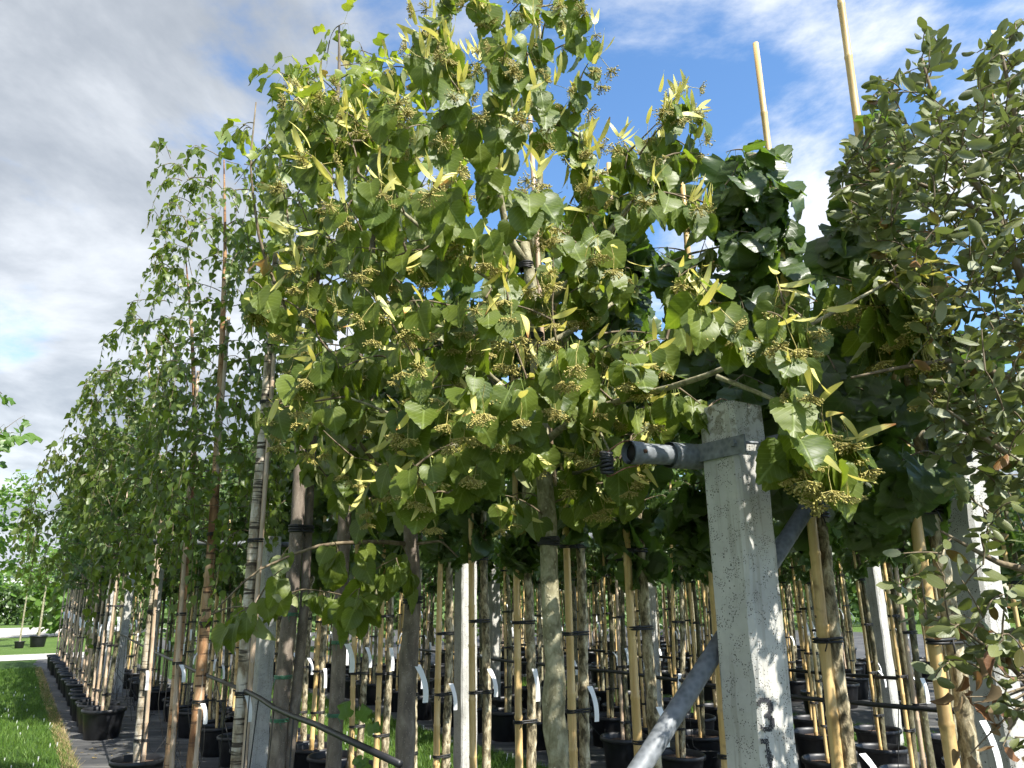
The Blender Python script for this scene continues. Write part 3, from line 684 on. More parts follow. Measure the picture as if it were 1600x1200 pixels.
# ================================================================== the lime in front
lb = at(872, 1190, 3.0); lb[2] = 0
lime = thing('lime_tree', 'large flowering lime tree with heart leaves, pale bracts and a thick knobbly trunk', 'tree', lb); lo_ = lb.copy()
add_pot(lime, 1.25)
LP = [(872, 1290), (874, 1195), (864, 1110), (868, 1050), (862, 980), (858, 900), (857, 830), (850, 740), (843, 640), (837, 540), (828, 430), (820, 380)]
LPts = [lb+UP*0.30]+[lb*np.array([1, 1, 0])+UP*0.55]+[at(x, y, 3.0) for x, y in LP[1:]]
lt = trunk(LPts, [0.050, 0.048, 0.045, 0.037, 0.036, 0.034, 0.033, 0.033, 0.030, 0.027, 0.023, 0.020], BK_LIME, lime, lo_, 14, 60, 0.03, knots=[(0.30, .20), (0.345, .22), (0.57, .08), (0.93, 0.25)])
LBR = [  # main branches: pixels with their depth
 ([(822, 412, 3.0), (796, 378, 2.95), (784, 330, 2.9), (770, 220, 2.9), (760, 60, 2.9)], .017, .006),
 ([(826, 470, 3.0), (790, 448, 2.9), (740, 420, 2.75), (650, 350, 2.6), (560, 270, 2.6)], .014, .004),
 ([(832, 492, 3.0), (858, 470, 2.95), (890, 440, 2.8), (960, 350, 2.7), (1040, 250, 2.7)], .014, .004),
 ([(828, 400, 3.02), (842, 300, 3.0), (850, 180, 3.05), (845, 60, 3.1), (830, -60, 3.15)], .016, .005),
 ([(836, 530, 3.0), (770, 512, 3.0), (700, 520, 3.1), (600, 470, 3.2), (500, 400, 3.2)], .011, .004),
 ([(838, 545, 3.0), (890, 520, 3.05), (950, 480, 3.1), (1060, 400, 3.2), (1150, 380, 3.1)], .013, .004),
 ([(845, 640, 3.0), (780, 600, 2.9), (720, 540, 2.75), (640, 520, 2.6)], .012, .004),
 ([(850, 700, 3.0), (780, 690, 2.85), (690, 700, 2.7), (600, 640, 2.65), (540, 620, 2.6)], .013, .004),
 ([(852, 690, 3.0), (900, 650, 2.75), (980, 622, 2.42), (1070, 600, 2.2), (1170, 562, 2.05), (1270, 505, 1.95), (1390, 440, 1.9)], .016, .004),
 ([(1120, 588, 2.12), (1190, 616, 2.05), (1270, 650, 2.0), (1330, 690, 1.98)], .008, .003),
 ([(848, 720, 3.0), (820, 680, 2.8), (760, 730, 2.6), (700, 770, 2.5)], .010, .003),
 ([(846, 660, 3.0), (870, 620, 2.8), (920, 640, 2.55), (960, 720, 2.4)], .010, .003),
 ([(840, 600, 3.0), (800, 640, 3.2), (700, 620, 3.5), (600, 560, 3.6)], .012, .004),
 ([(838, 570, 3.0), (900, 560, 3.3), (1000, 540, 3.5)], .011, .004),
]
skel = list(lt[20:])
for pts, r0, r1 in LBR: skel += list(branch([at(x, y, Y) for x, y, Y in pts], r0, r1, BK_LIME, lime, lo_))
CROWN = [(425, 200), (470, 140), (560, 100), (620, 40), (690, -60), (800, -130), (905, -40), (935, 60), (945, 120), (925, 210), (960, 225), (1020, 180), (1070, 130), (1135, 145), (1125, 210), (1095, 290), (1115, 350), (1090, 470), (1060, 560), (1015, 640), (1000, 700), (1005, 760), (950, 785), (850, 750), (770, 805), (660, 790), (570, 805), (520, 725), (460, 665), (405, 640), (395, 615), (440, 590), (445, 500), (385, 445), (440, 400), (430, 300)]
SPRAY1 = [(1090, 400), (1160, 370), (1230, 385), (1220, 440), (1290, 440), (1400, 385), (1440, 420), (1435, 560), (1370, 600), (1290, 590), (1180, 560), (1100, 500), (1060, 450)]
SPRAY2 = [(1180, 640), (1280, 630), (1370, 700), (1385, 745), (1300, 750), (1200, 690)]
SPRAY3 = [(1010, 610), (1120, 600), (1150, 640), (1080, 660), (1000, 660)]
tg = [crown_points(CROWN, 2.95, 0.95, 225, 200), crown_points(CROWN, 2.5, 0.35, 85, 150), crown_points(SPRAY1, 2.0, 0.22, 26, 60), crown_points(SPRAY2, 1.98, 0.1, 9, 40), crown_points(SPRAY3, 2.3, 0.1, 5, 30), crown_points([(880, 520), (1000, 520), (1010, 640), (1005, 765), (940, 785), (890, 700)], 2.7, .25, 26, 60)]
tg = np.vstack(tg)
x_, y_, d_ = proj(tg)                                          # the post top and the pipe end stand clear of the crown
keep = ~((x_ > 955) & (x_ < 1200) & (y_ > 640) & (d_ < 2.45)); tg = tg[keep]
lp = grow(skel, tg, 0.14, 0.07)
twig_mesh(lp, 'twigs', BK_TWIG, lime, lo_)
cen = at(800, 450, 3.0); lv = Leaves()
fl_p, fl_up = [], []
for p in lp:
    L = np.linalg.norm(p[-1]-p[0]); n = int(np.clip(L/0.030, 5, 13))
    x, y, d = proj(p[-1]); sprayf = 1.0 if x < 1060 else 0.92
    put_along(p, lv, n, 0.091*sprayf*(1.1 if x > 1060 else 1.0), 0.84, cen, f0=0.25 if L < .4 else 0.5, spread=0.45, upn=0.55, facing=0.45)
    for f in rng.uniform(0.5, 1.0, 3): fl_p.append(p[min(6, int(f*6.99))]); fl_up.append(y < 330)
P, F3, SC = lv.arrays()
x, y, d = proj(P+np.array([0, 0, -0.07])); x0, y0, _ = proj(P)
bad = ((x > 962) & (x < 1200) & (y > 655) & (d < 2.30)) | ((x > 1070) & (x < 1200) & (y > 640) & (d < 2.3)) | ((x > 1200) & (y > 765) & (d < 2.4)) | (y0 > 800) & (x0 > 880) | ((x > 795) & (x < 868) & (y > 335) & (y < 600) & (d < 2.99) & (rng.random(len(x)) < .93))
lv.p = [q for q, b in zip(lv.p, bad) if not b]; lv.t = [q for q, b in zip(lv.t, bad) if not b]; lv.n = [q for q, b in zip(lv.n, bad) if not b]; lv.s = [q for q, b in zip(lv.s, bad) if not b]
place_leaves(lv, 'lime', LIME, lime, lo_, 300)
# flower clusters and bracts
def bract_tpl(seed):
    r = np.random.default_rng(seed); k = 7; V, UV, F = [], [], []
    L = 1.0; cv_ = r.choice([-1, 1])*r.uniform(0.35, 1.1); tw = r.uniform(-1.5, 1.5)
    for i in range(k):
        u = i/(k-1); w_ = 0.105*(math.sin(math.pi*min(1, 0.12+u*0.86))**0.6); a = tw*u
        for s in (-1, 1):
            V.append((s*w_*math.cos(a), u*L, cv_*u*u*0.5+s*w_*math.sin(a)+0.03*abs(s))); UV.append((s, u))
    for i in range(k-1): F.append([2*i, 2*i+1, 2*i+3, 2*i+2])
    me = bpy.data.meshes.new('bract'); me.from_pydata(V, [], F); finish(me, BRACT, np.array(UV)); return me
def cluster_tpl(seed):
    r = np.random.default_rng(seed); mb = MB(); H = 0.052
    mb.tube([(0, 0, 0), (0.004, 0, -H*0.5), (0, 0.002, -H)], 0.0009, 3, cap=False)
    for k in range(40):
        a = r.uniform(0, 6.28); rr = 0.024*math.sqrt(r.random()); c = np.array([rr*math.cos(a), rr*math.sin(a), -H-0.014+r.uniform(-.006, .006)+rr*0.15])
        mb.tube([(0, 0.002, -H), c], 0.0006, 3, cap=False); s = r.uniform(0.0017, 0.0029)
        o = [c+np.array(q)*s for q in ((1, 0, 0), (0, 1, 0), (-1, 0, 0), (0, -1, 0), (0, 0, 1), (0, 0, -1))]
        mb.add(o, [[0, 1, 4], [1, 2, 4], [2, 3, 4], [3, 0, 4], [1, 0, 5], [2, 1, 5], [3, 2, 5], [0, 3, 5]])
    o = mb.obj('flower_cluster', BUD); me = o.data; bpy.data.objects.remove(o); return me
BR = [bract_tpl(i) for i in range(6)]; CL = [cluster_tpl(i) for i in range(5)]
LPx, LPy, LPd = proj(np.array(lv.p)+np.array([0, 0, -.06])); FA = np.array(fl_p); fx, fy, fd = proj(FA+np.array([0, -.03, -.04]))
occ = np.array([np.sum((abs(LPx-a) < 26) & (abs(LPy-b) < 30) & (LPd < c-.03)) for a, b, c in zip(fx, fy, fd)])   # what the leaves in front leave open
full = np.argsort(occ+rng.uniform(0, 1.2, len(occ))); order = full[:298]; rest_fl = full[298:580]; nbr = 0
for i in order:
    p = fl_p[i]; px_, py_, dd = proj(p)
    if (955 < px_ < 1200 and py_ > 590 and dd < 2.4): continue
    up = fl_up[i]; s = rng.uniform(1.15, 1.65)
    q = p+rng.normal(0, 0.02, 3)+np.array([0, -0.015, 0.01 if up else -0.03])
    c = link('flower_cluster', CL[int(rng.integers(0, 5))], lime)
    c.matrix_basis = Matrix.Translation(Vector(q-lo_)) @ Matrix.Rotation(rng.uniform(0, 6.28), 4, 'Z') @ Matrix.Rotation(rng.normal(0, 0.9 if up else .3), 4, 'X') @ Matrix.Scale(s, 4)
    for _ in range(2 if up and nbr < 120 else 1):
        if nbr >= 300: break
        nbr += 1; b = link('bract', BR[int(rng.integers(0, 6))], lime)
        out = unit((p-cen)*np.array([1, 1, 0.2])); tip = unit(out*0.6+UP*(0.75 if up else -0.35)+rng.normal(0, 0.5, 3)); nr = unit(np.array([0, -1, .6])+rng.normal(0, .5, 3))
        f = frames(tip[None], nr[None])[0]*rng.uniform(0.07, 0.105); M = Matrix.Identity(4); qq = q-lo_+rng.normal(0, .008, 3)
        for a_ in range(3):
            for b_ in range(3): M[a_][b_] = f[a_][b_]
            M[a_][3] = qq[a_]
        b.matrix_basis = M
def joined_copies(name, mats4, meshes, mat):
    Vs, Fs, Us, base = [], [], [], 0
    for M, me in mats4:
        n = len(me.vertices); co = np.empty(n*3); me.vertices.foreach_get('co', co); Vs.append(co.reshape(-1, 3) @ np.array(M.to_3x3()).T+np.array(M.translation))
        uv = np.zeros((n, 2))
        if me.uv_layers:
            for l in me.loops: uv[l.vertex_index] = me.uv_layers[0].data[l.index].uv
        Us.append(uv); Fs += [[i+base for i in p.vertices] for p in me.polygons]; base += n
    tag(mesh_obj(name, np.vstack(Vs), Fs, mat, lime, np.vstack(Us)), kind='stuff')
mb_, mc_ = [], []
for i in rest_fl:
    p = fl_p[i]; px_, py_, dd = proj(p)
    if (955 < px_ < 1200 and py_ > 590 and dd < 2.4): continue
    up = fl_up[i]; q = p+rng.normal(0, 0.02, 3)+np.array([0, -0.015, 0.01 if up else -0.03])
    mc_.append((Matrix.Translation(Vector(q-lo_)) @ Matrix.Rotation(rng.uniform(0, 6.28), 4, 'Z') @ Matrix.Rotation(rng.normal(0, 0.9 if up else .3), 4, 'X') @ Matrix.Scale(rng.uniform(1.1, 1.6), 4), CL[int(rng.integers(0, 5))]))
    for _ in range(2 if up else 1):
        out = unit((p-cen)*np.array([1, 1, 0.2])); tip = unit(out*0.6+UP*(0.75 if up else -0.35)+rng.normal(0, 0.5, 3)); f = frames(tip[None], unit(np.array([0, -1, .6])+rng.normal(0, .5, 3))[None])[0]*rng.uniform(0.07, 0.105)
        M = Matrix.Identity(4)
        for a_ in range(3):
            for b_ in range(3): M[a_][b_] = f[a_][b_]
            M[a_][3] = (q-lo_)[a_]
        mb_.append((M, BR[int(rng.integers(0, 6))]))
joined_copies('bract_mass', mb_, BR, BRACT); joined_copies('flower_mass', mc_, CL, BUD)
# pole beside the upper trunk, black wraps
MB().tube([at(866, 760, 3.07), at(848, 560, 3.05), at(838, 360, 3.03), at(828, 180, 3.0)], [.013, .012, .011, .010], 8).obj('stake', BAMBOO2, lime, off=lo_)
for (x, y, rr) in ((857, 846, .034), (836, 527, .027), (822, 416, .022)):
    c = at(x, y, 3.0); mbt = MB()
    for k in range(4): mbt.tube([[c[0]+(rr+.006)*math.cos(a), c[1]+(rr+.006)*math.sin(a), c[2]+k*.008-.012+.002*math.sin(a*2+k)] for a in np.linspace(0, 6.2832, 15)], .0048, 5, cap=False)
    mbt.obj('tie', TIE, lime, off=lo_)

# ================================================================== trees of the front row
def row_tree(name, label, cat, Y, tpx, rad, bk, stake=None, pot=0.95, knots=(), stake_mat=BAMBOO2, ties=(), tie_mat=TIE, tags=(), wob=0.03, group=None, th=0.0035):
    b = at(tpx[0][0], tpx[0][1], Y); b[2] = 0
    b[:2] = at(tpx[0][0], tpx[0][1], Y)[:2]
    t = thing(name, label, cat, b, 0, group); off = b.copy(); add_pot(t, pot)
    pts = [b+UP*0.24]+[at(x, y, Y) for x, y in tpx]
    if pts[1][2] < 0.3: pts = [b+UP*0.2]+pts[2:]
    p = trunk(pts, rad, bk, t, off, 12, 50, wob, knots=knots)
    sp = None
    if stake:
        dx, dy, h, r = stake; sb = b+np.array([dx, dy, 0.2]); top = p[np.argmin(abs(p[:, 2]-min(h, p[-1][2])))]
        lean = ((top[0]+dx*0.9-sb[0])/(h-.2), (top[1]+dy-sb[1])/(h-.2)); bamboo(t, off, sb, h-.2, r, r*0.72, stake_mat, 8, lean); sp = (sb, lean, r)
    for y in ties:
        i = np.argmin(abs(proj(p)[1]-y)); c = p[i]; rr = np.interp(i/(len(p)-1), np.linspace(0, 1, len(rad)), rad)
        if sp: c2 = sp[0]+np.array([sp[1][0], sp[1][1], 1])*(c[2]-sp[0][2]); tie(t, off, c, rr, c2, sp[2], c[2], tie_mat, 3, th)
        else: tie(t, off, c, rr, c+1e-4, rr, c[2], tie_mat, 3, th)
    for y, sx in tags:
        i = np.argmin(abs(proj(p)[1]-y)); c = p[i].copy(); c[1] -= 0.03; c[0] += 0.025*sx; name_tag(t, off, c, (sx*0.8, -0.6), rng.uniform(.13, .17), 0.0125)
    return t, off, p
def crown(t, off, p, f0, polys, kind, mat, size, hang, twk=0.03, bark_=BK_TWIG, branches=(), nobj=300, arch=.12, upn=.6, spread=.5, droop=0.0, facing=.3, r0=.003, maxleaf=14):
    sk = list(p[int(f0*len(p)):])
    for pts, ra, rb in branches: sk += list(branch([at(*q) for q in pts], ra, rb, bark_, t, off, 6))
    tg = np.vstack([crown_points(pl, Yc, dY, n, E) for pl, Yc, dY, n, E in polys]); pa = grow(sk, tg, arch, .07); out = []
    for q in pa:
        if droop:
            e = q[-1]; k = 5; L = droop*rng.uniform(.4, 1.2); dr = unit(q[-1]-q[-3])
            ext = np.array([e+dr*L*0.35*u+np.array([0, 0, -L*u*u]) for u in np.linspace(0, 1, k+1)[1:]]); q = np.vstack([q[1:], ext])
        out.append(q)
    twig_mesh(out, 'twigs', bark_, t, off, r0)
    lv = Leaves(); cen = tg.mean(0)
    for q in out:
        L = np.linalg.norm(np.diff(q, axis=0), axis=1).sum(); n = int(np.clip(L/twk, 4, maxleaf)); put_along(q, lv, n, size, hang, cen, f0=.25 if L < .5 else .45, spread=spread, upn=upn, facing=facing)
    place_leaves(lv, kind, mat, t, off, nobj)
    return lv

# second lime at the thick brown trunk with a low drooping limb
t, off, p = row_tree('lime_tree', 'brown lime trunk with a round knot and a low drooping leafy limb', 'tree', 3.6, [(632, 1260), (632, 1190), (636, 1080), (641, 990), (646, 930), (644, 860), (640, 830), (650, 740), (655, 640), (650, 520)],
    [.046, .045, .041, .040, .037, .034, .031, .027, .022, .016], BK_BROWN, None, 1.0, knots=[(0.30, .10), (0.42, .16)], ties=(938,), tags=((1030, 1),), th=.006)
lv2 = crown(t, off, p, .55, [([(430, 480), (560, 450), (700, 450), (735, 775), (640, 800), (500, 785), (430, 640)], 3.7, .55, 115, 120), ([(600, 840), (720, 860), (722, 915), (650, 930), (600, 975), (520, 965), (430, 990), (330, 1000), (300, 1050), (310, 960), (400, 880), (480, 840)], 3.35, .25, 20, 50)], 'lime', LIME, .090, .80, .032,
      branches=[([(640, 850, 3.6), (590, 846, 3.5), (500, 850, 3.4), (400, 890, 3.3), (330, 960, 3.25)], .012, .003), ([(645, 900, 3.6), (610, 920, 3.45), (560, 950, 3.4)], .008, .003), ([(648, 850, 3.6), (690, 845, 3.5), (715, 870, 3.45)], .008, .003), ([(645, 800, 3.6), (600, 740, 3.5), (520, 640, 3.4), (470, 560, 3.4)], .012, .004)])
# two tulip trees
t, off, p = row_tree('tulip_tree', 'brown double stemmed tulip tree bound with green wire, yellowish crown', 'tree', 4.05, [(425, 1270), (432, 1190), (440, 1080), (455, 940), (466, 800), (470, 680), (480, 540), (500, 380), (520, 240), (530, 120), (530, 40)],
    [.042, .042, .040, .037, .034, .031, .026, .022, .018, .012, .006], BK_BROWN, None, 1.0, ties=(1130, 1055, 975), tie_mat=GWIRE, th=.003)
off2 = off
pp = [at(x+14, y, 4.1) for x, y in [(428, 1260), (440, 1160), (452, 1060), (462, 940), (468, 820), (474, 700), (482, 600)]]
MB().tube(smooth_path(pp, 24), np.linspace(.030, .018, 24), 10, wob=.03).obj('trunk', BK_BROWN, t, off=off)
tie(t, off, at(464, 830, 4.05), .033, at(480, 830, 4.08), .024, at(466, 830, 4.05)[2], TIE, 3, .007); 
lvt = crown(t, off, p, .5, [([(345, 215), (380, 130), (435, 90), (500, 70), (505, 20), (545, 15), (565, 80), (640, 70), (700, 80), (720, 220), (660, 420), (530, 480), (420, 460), (400, 340), (345, 260)], 4.1, .6, 130, 120)], 'tulip', TULIP, .092, .6, .034, facing=.2, upn=.4, spread=.65,
      branches=[([(480, 540, 4.05), (440, 470, 4.0), (405, 380, 3.95), (390, 260, 3.9), (400, 160, 3.9)], .012, .004), ([(500, 380, 4.05), (560, 300, 4.1), (620, 160, 4.1)], .010, .004)])
t, off, p = row_tree('tulip_tree', 'brown trunk wound with green wire above a pale leafy sprout', 'tree', 3.95, [(517, 1270), (522, 1180), (527, 1080), (531, 1000), (533, 920), (540, 780), (555, 600), (580, 400), (600, 200)],
    [.038, .037, .036, .034, .032, .027, .022, .016, .007], BK_BROWN, None, 1.0, ties=(1112, 995), tie_mat=GWIRE, tags=((1003, 1),), th=.003)
crown(t, off, p, .55, [([(560, 60), (700, 90), (760, 260), (700, 420), (560, 440), (500, 300)], 4.3, .5, 60, 120)], 'tulip', TULIP, .092, .6, .035, facing=.2, upn=.4, spread=.65, nobj=160)
lvx = Leaves()
for (x, y, tx, ty, s) in ((546, 1140, -.2, .9, .10), (552, 1142, .5, .8, .10), (560, 1150, .9, .4, .085), (548, 1172, .5, -.6, .075), (556, 1175, .6, -.7, .08)):
    lvx.add(at(x, y, 3.80), unit(np.array([tx, -.2, ty])), unit(np.array([.1, -1, .5])), s*.75)
P_, F_, S_ = lvx.arrays(); leaf_objects(P_, F_, S_, 'tulip', BRIGHT, t, off)
MB().tube([at(540, 1210, 3.88), at(545, 1170, 3.82), at(552, 1146, 3.80)], [.004, .003, .002], 5).obj('sprout', BK_TWIG, t, off=off)

# birches
BIR = [
 ('pale barked birch with dark rings tied to a bamboo stake in the bending hose line', 4.65, [(362, 1280), (370, 1195), (378, 1080), (387, 960), (398, 820), (412, 660), (425, 480), (436, 320), (440, 180)], [.036, .035, .033, .031, .028, .024, .018, .012, .005], BK_BIRCH, (.048, -.02, 4.3, .017), (1073, 850, 620, 545),
  [([(380, 330), (440, 120), (480, 80), (560, 120), (500, 300), (470, 520), (450, 640), (400, 560), (370, 450)], 4.8, .5, 90, 60)], ((1080, 1),)),
 ('coppery orange birch trunk with a long hanging white tag', 5.3, [(287, 1290), (300, 1195), (312, 1080), (322, 960), (333, 820), (341, 680), (347, 540), (352, 380), (350, 250)], [.035, .034, .032, .030, .027, .023, .018, .011, .005], BK_COPPER, (.052, -.02, 3.6, .019), (1090, 965, 830),
  [([(255, 195), (330, 240), (430, 190), (445, 300), (430, 480), (380, 560), (300, 520), (240, 420), (240, 300)], 5.3, .5, 90, 90), ([(250, 500), (440, 560), (440, 720), (420, 860), (330, 890), (240, 800), (230, 640)], 5.2, .55, 130, 100)], ((1105, 1),)),
 ('orange brown birch trunk with a straight white tag under the leaning stake', 6.0, [(252, 1290), (264, 1195), (272, 1110), (280, 1000), (288, 900), (297, 780), (305, 660), (300, 520), (290, 400)], [.034, .033, .031, .029, .026, .022, .017, .011, .005], BK_COPPER, (.054, -.02, 3.4, .019), (1040, 965),
  [([(215, 430), (300, 400), (340, 560), (330, 760), (260, 900), (180, 880), (120, 780), (130, 620), (170, 510)], 6.0, .6, 165, 110)], ((1030, 1),)),
 ('white barked birch rooted in a black pot at the corner of the matting', 7.2, [(205, 1290), (214, 1175), (222, 1090), (231, 1000), (240, 920), (248, 840), (252, 760), (240, 640), (225, 520)], [.032, .031, .030, .028, .025, .021, .016, .010, .005], BK_BIRCH, (.060, -.02, 2.7, .018), (1165, 1052, 955),
  [([(130, 590), (220, 520), (250, 700), (240, 880), (150, 930), (80, 900), (40, 800), (50, 730), (100, 660)], 6.7, .6, 130, 90)], ((1053, 1),)),
]
for lab, Y, px, rad, bk, st, tis, polys, tgs in BIR:
    t, off, p = row_tree('birch_tree', lab, 'tree', Y, px, rad, bk, st, 1.0, ties=tis, tags=tgs, wob=.025, th=.004)
    crown(t, off, p, .42, polys, 'birch', BIRCH, .064, .62, .026, nobj=300, arch=.2, upn=.5, spread=.6, droop=.30, facing=.25, r0=.002, maxleaf=16)

# holm oak at the near right
ob = np.array([1.98, 2.0, 0]); oak = thing('holm_oak', 'bushy evergreen holm oak with small leathery leaves and dead brown leaves low down', 'tree', ob); add_pot(oak, 1.3)
op = trunk([ob+UP*.3, ob+np.array([.02, 0, 1.0]), ob+np.array([-.03, .02, 1.9]), ob+np.array([0, 0, 2.8]), ob+np.array([-.05, .05, 3.6])], [.05, .045, .04, .025, .008], BK_DARK, oak, ob)
OB = [([(1640, 560, 2.0), (1560, 330, 2.0), (1480, 230, 2.0), (1440, 90, 2.0)], .016, .004), ([(1640, 620, 2.0), (1500, 560, 1.95), (1400, 575, 1.9), (1330, 590, 1.88)], .012, .003), ([(1640, 500, 2.0), (1540, 330, 2.1), (1420, 280, 2.15), (1330, 250, 2.15)], .013, .003),
      ([(1650, 900, 2.0), (1560, 880, 1.9), (1470, 830, 1.85)], .012, .003), ([(1660, 1130, 2.0), (1580, 1040, 1.9), (1500, 980, 1.85)], .010, .003), ([(1660, 400, 2.0), (1590, 200, 2.0), (1560, 60, 2.0)], .013, .004), ([(1650, 760, 2.0), (1560, 700, 1.9), (1480, 640, 1.85)], .012, .003)]
OAKP = [(1305, 240), (1360, 200), (1365, 125), (1425, 115), (1445, 45), (1480, 45), (1490, 105), (1540, 65), (1600, 25), (1720, -20), (1720, 740), (1560, 760), (1480, 690), (1430, 600), (1420, 480), (1380, 410), (1340, 390), (1310, 330)]
OAKL = [(1480, 690), (1720, 740), (1740, 1220), (1590, 1190), (1560, 1070), (1480, 1100), (1430, 1010), (1400, 950), (1400, 870), (1470, 820), (1450, 740)]
lvo = crown(oak, ob, op, .3, [(OAKP, 2.05, .42, 880, 110), (OAKL, 1.88, .16, 95, 60)], 'oak', OAK, .048, .12, .016, BK_TWIG, OB, 300, .16, .7, .95, facing=.25, r0=.002, maxleaf=17)
ld = Leaves()
for _ in range(24):
    x = rng.uniform(1480, 1600); q = at(x, rng.uniform(1020, 1195) if rng.random() < .7 else rng.uniform(950, 1080), 1.86+rng.uniform(-.1, .1)); ld.add(q, unit(np.array([rng.normal(0, .6), rng.normal(0, .4), -.8])), unit(rng.normal(0, 1, 3)+np.array([0, -.6, .3])), rng.uniform(.03, .05))
P_, F_, S_ = ld.arrays(); leaf_objects(P_, F_, S_, 'dead', DEAD, oak, ob, 'dead_leaf')
pa_ = [np.array([ob+np.array([0, 0, z0]), q]) for z0, q in []]
mbd = MB()
for q in P_[::2]: mbd.tube(smooth_path([at(1640, 1060, 1.95), (at(1600, 1090, 1.9)+q)/2, q], 6), np.linspace(.004, .0012, 6), 4, cap=False)
tag(mbd.obj('dead_twigs', BK_TWIG, oak, off=ob), kind='stuff')

# ================================================================== corky trees on bamboo: the row right behind the post
def corky(label, group, loc, k, custom=None, crown_me=None):
    t = thing('corky_tree', label, 'tree', loc, 0, group); off = np.array(loc, float)
    add_pot(t, .98); h = 4.0 if k < 2 else rng.uniform(3.2, 3.9)
    ph = rng.uniform(0, 6); dx = .048
    sb = off+np.array([-.02, -.03, .2]); ln = (rng.normal(0, .006), rng.normal(0, .006))
    tp = [off+np.array([dx+.010*math.sin(z*3+ph), .0+.010*math.cos(z*2.3+ph), z]) for z in np.linspace(.22, 3.0, 12)]
    p = trunk(tp, [.030, .027, .026, .025, .022, .016, .008], BK_CORK, t, off, 11, 90, .13)
    bamboo(t, off, sb, h-.2, .0235, .013, BAMBOO, 10, ln)
    for z in (.55, .98, 1.42, 1.86):
        z += rng.uniform(-.06, .06); c2 = sb+np.array([ln[0]*(z-.2), ln[1]*(z-.2), 0]); i = np.argmin(abs(p[:, 2]-z)); tie(t, off, c2, .022, p[i], .025, z, TIE, 2, .005)
    name_tag(t, off, off+np.array([dx, -.035, rng.uniform(.95, 1.25)]), (.8, -.5), .18, .0135)
    return t, off, p
ORD = ['first', 'second', 'third', 'fourth', 'fifth', 'sixth', 'seventh', 'eighth', 'ninth', 'tenth', 'eleventh', 'twelfth', 'thirteenth', 'fourteenth', 'fifteenth', 'sixteenth', 'seventeenth', 'eighteenth', 'nineteenth', 'twentieth', 'twenty-first', 'twenty-second', 'twenty-third', 'twenty-fourth', 'twenty-fifth', 'twenty-sixth']
R1 = [ab(2.5, 1.39+.51*k) for k in range(26)]; R1[0] = at(1452, 925, 2.52)*np.array([1, 1, 0])
# a shared column crown for the row
def column_crown(name, kind, mat, n, z0, z1, rx, size, hang, twn=40, seed=0):
    tg = []
    for _ in range(twn):
        z = rng.uniform(z0, z1); r = rx*math.sin(math.pi*min(1, .22+.78*(1-(z-z0)/(z1-z0))))**.7*math.sqrt(rng.random()); a = rng.uniform(0, 6.28); tg.append((r*math.cos(a), r*math.sin(a), z))
    tg = np.array(tg); sk = [np.array([0, 0, z]) for z in np.linspace(z0-.1, z1-.1, 16)]; pa = grow(sk, tg, .1, .06); lv = Leaves()
    for q in pa: put_along(q, lv, max(3, n//twn), size, hang, np.array([0, 0, (z0+z1)/2]), f0=.2, spread=.6, upn=.6)
    P, F3, SC = lv.arrays(); o = joined_leaves(name, P, F3, SC, kind, mat, None, (0, 0, 0)); me = o.data; bpy.data.objects.remove(o)
    w_ = twig_mesh(pa, 'twigs', BK_TWIG, None, (0, 0, 0)); wm = w_.data; bpy.data.objects.remove(w_); return me, wm
HC = [column_crown('foliage', 'hazel', HAZEL, 420, 1.80, 3.55, .46, .125, .62, 50) for _ in range(3)]
for k, q in enumerate(R1):
    if k == 0: lab, g = 'corky trunk on a thick pale bamboo stake beside the post behind the holm oak', None
    elif k == 1: lab, g = 'corky trunk on bamboo with a big white tag, right of the stencilled post', None
    elif k == 2: lab, g = 'corky trunk on bamboo directly left of the stencilled post', None
    else: lab, g = f'{ORD[k]} corky trunk on bamboo counted from the post behind the holm oak', 'corky trees lined up on bamboo stakes'
    t, off, p = corky(lab, g, q, k)
    if k < 2:
        pl = [[([(1310, 240), (1335, 165), (1390, 200), (1400, 320), (1380, 480), (1310, 470), (1305, 330)], 2.5, .18, 30, 60), ([(1270, 420), (1400, 420), (1500, 560), (1480, 800), (1330, 810), (1260, 640)], 2.6, .35, 60, 100)],
              [([(1125, 240), (1185, 205), (1215, 280), (1225, 385), (1130, 385)], 2.93, .16, 24, 60), ([(1090, 430), (1230, 400), (1310, 430), (1310, 800), (1110, 800), (1080, 600)], 3.05, .4, 80, 100)]][k]
        crown(t, off, p, .5, pl, 'hazel', HAZEL, .118, .78, .04, nobj=190, facing=.55, maxleaf=9, upn=.3)
        if k == 0: pass
    else:
        me, wm = HC[k % 3]; f = link('foliage', me, t); f.rotation_euler = (0, 0, rng.uniform(0, 6.28)); tag(f, kind='stuff'); w_ = link('twigs', wm, t); w_.rotation_euler = f.rotation_euler; tag(w_, kind='stuff')
        f.scale = w_.scale = (1, 1, rng.uniform(.96, 1.10))

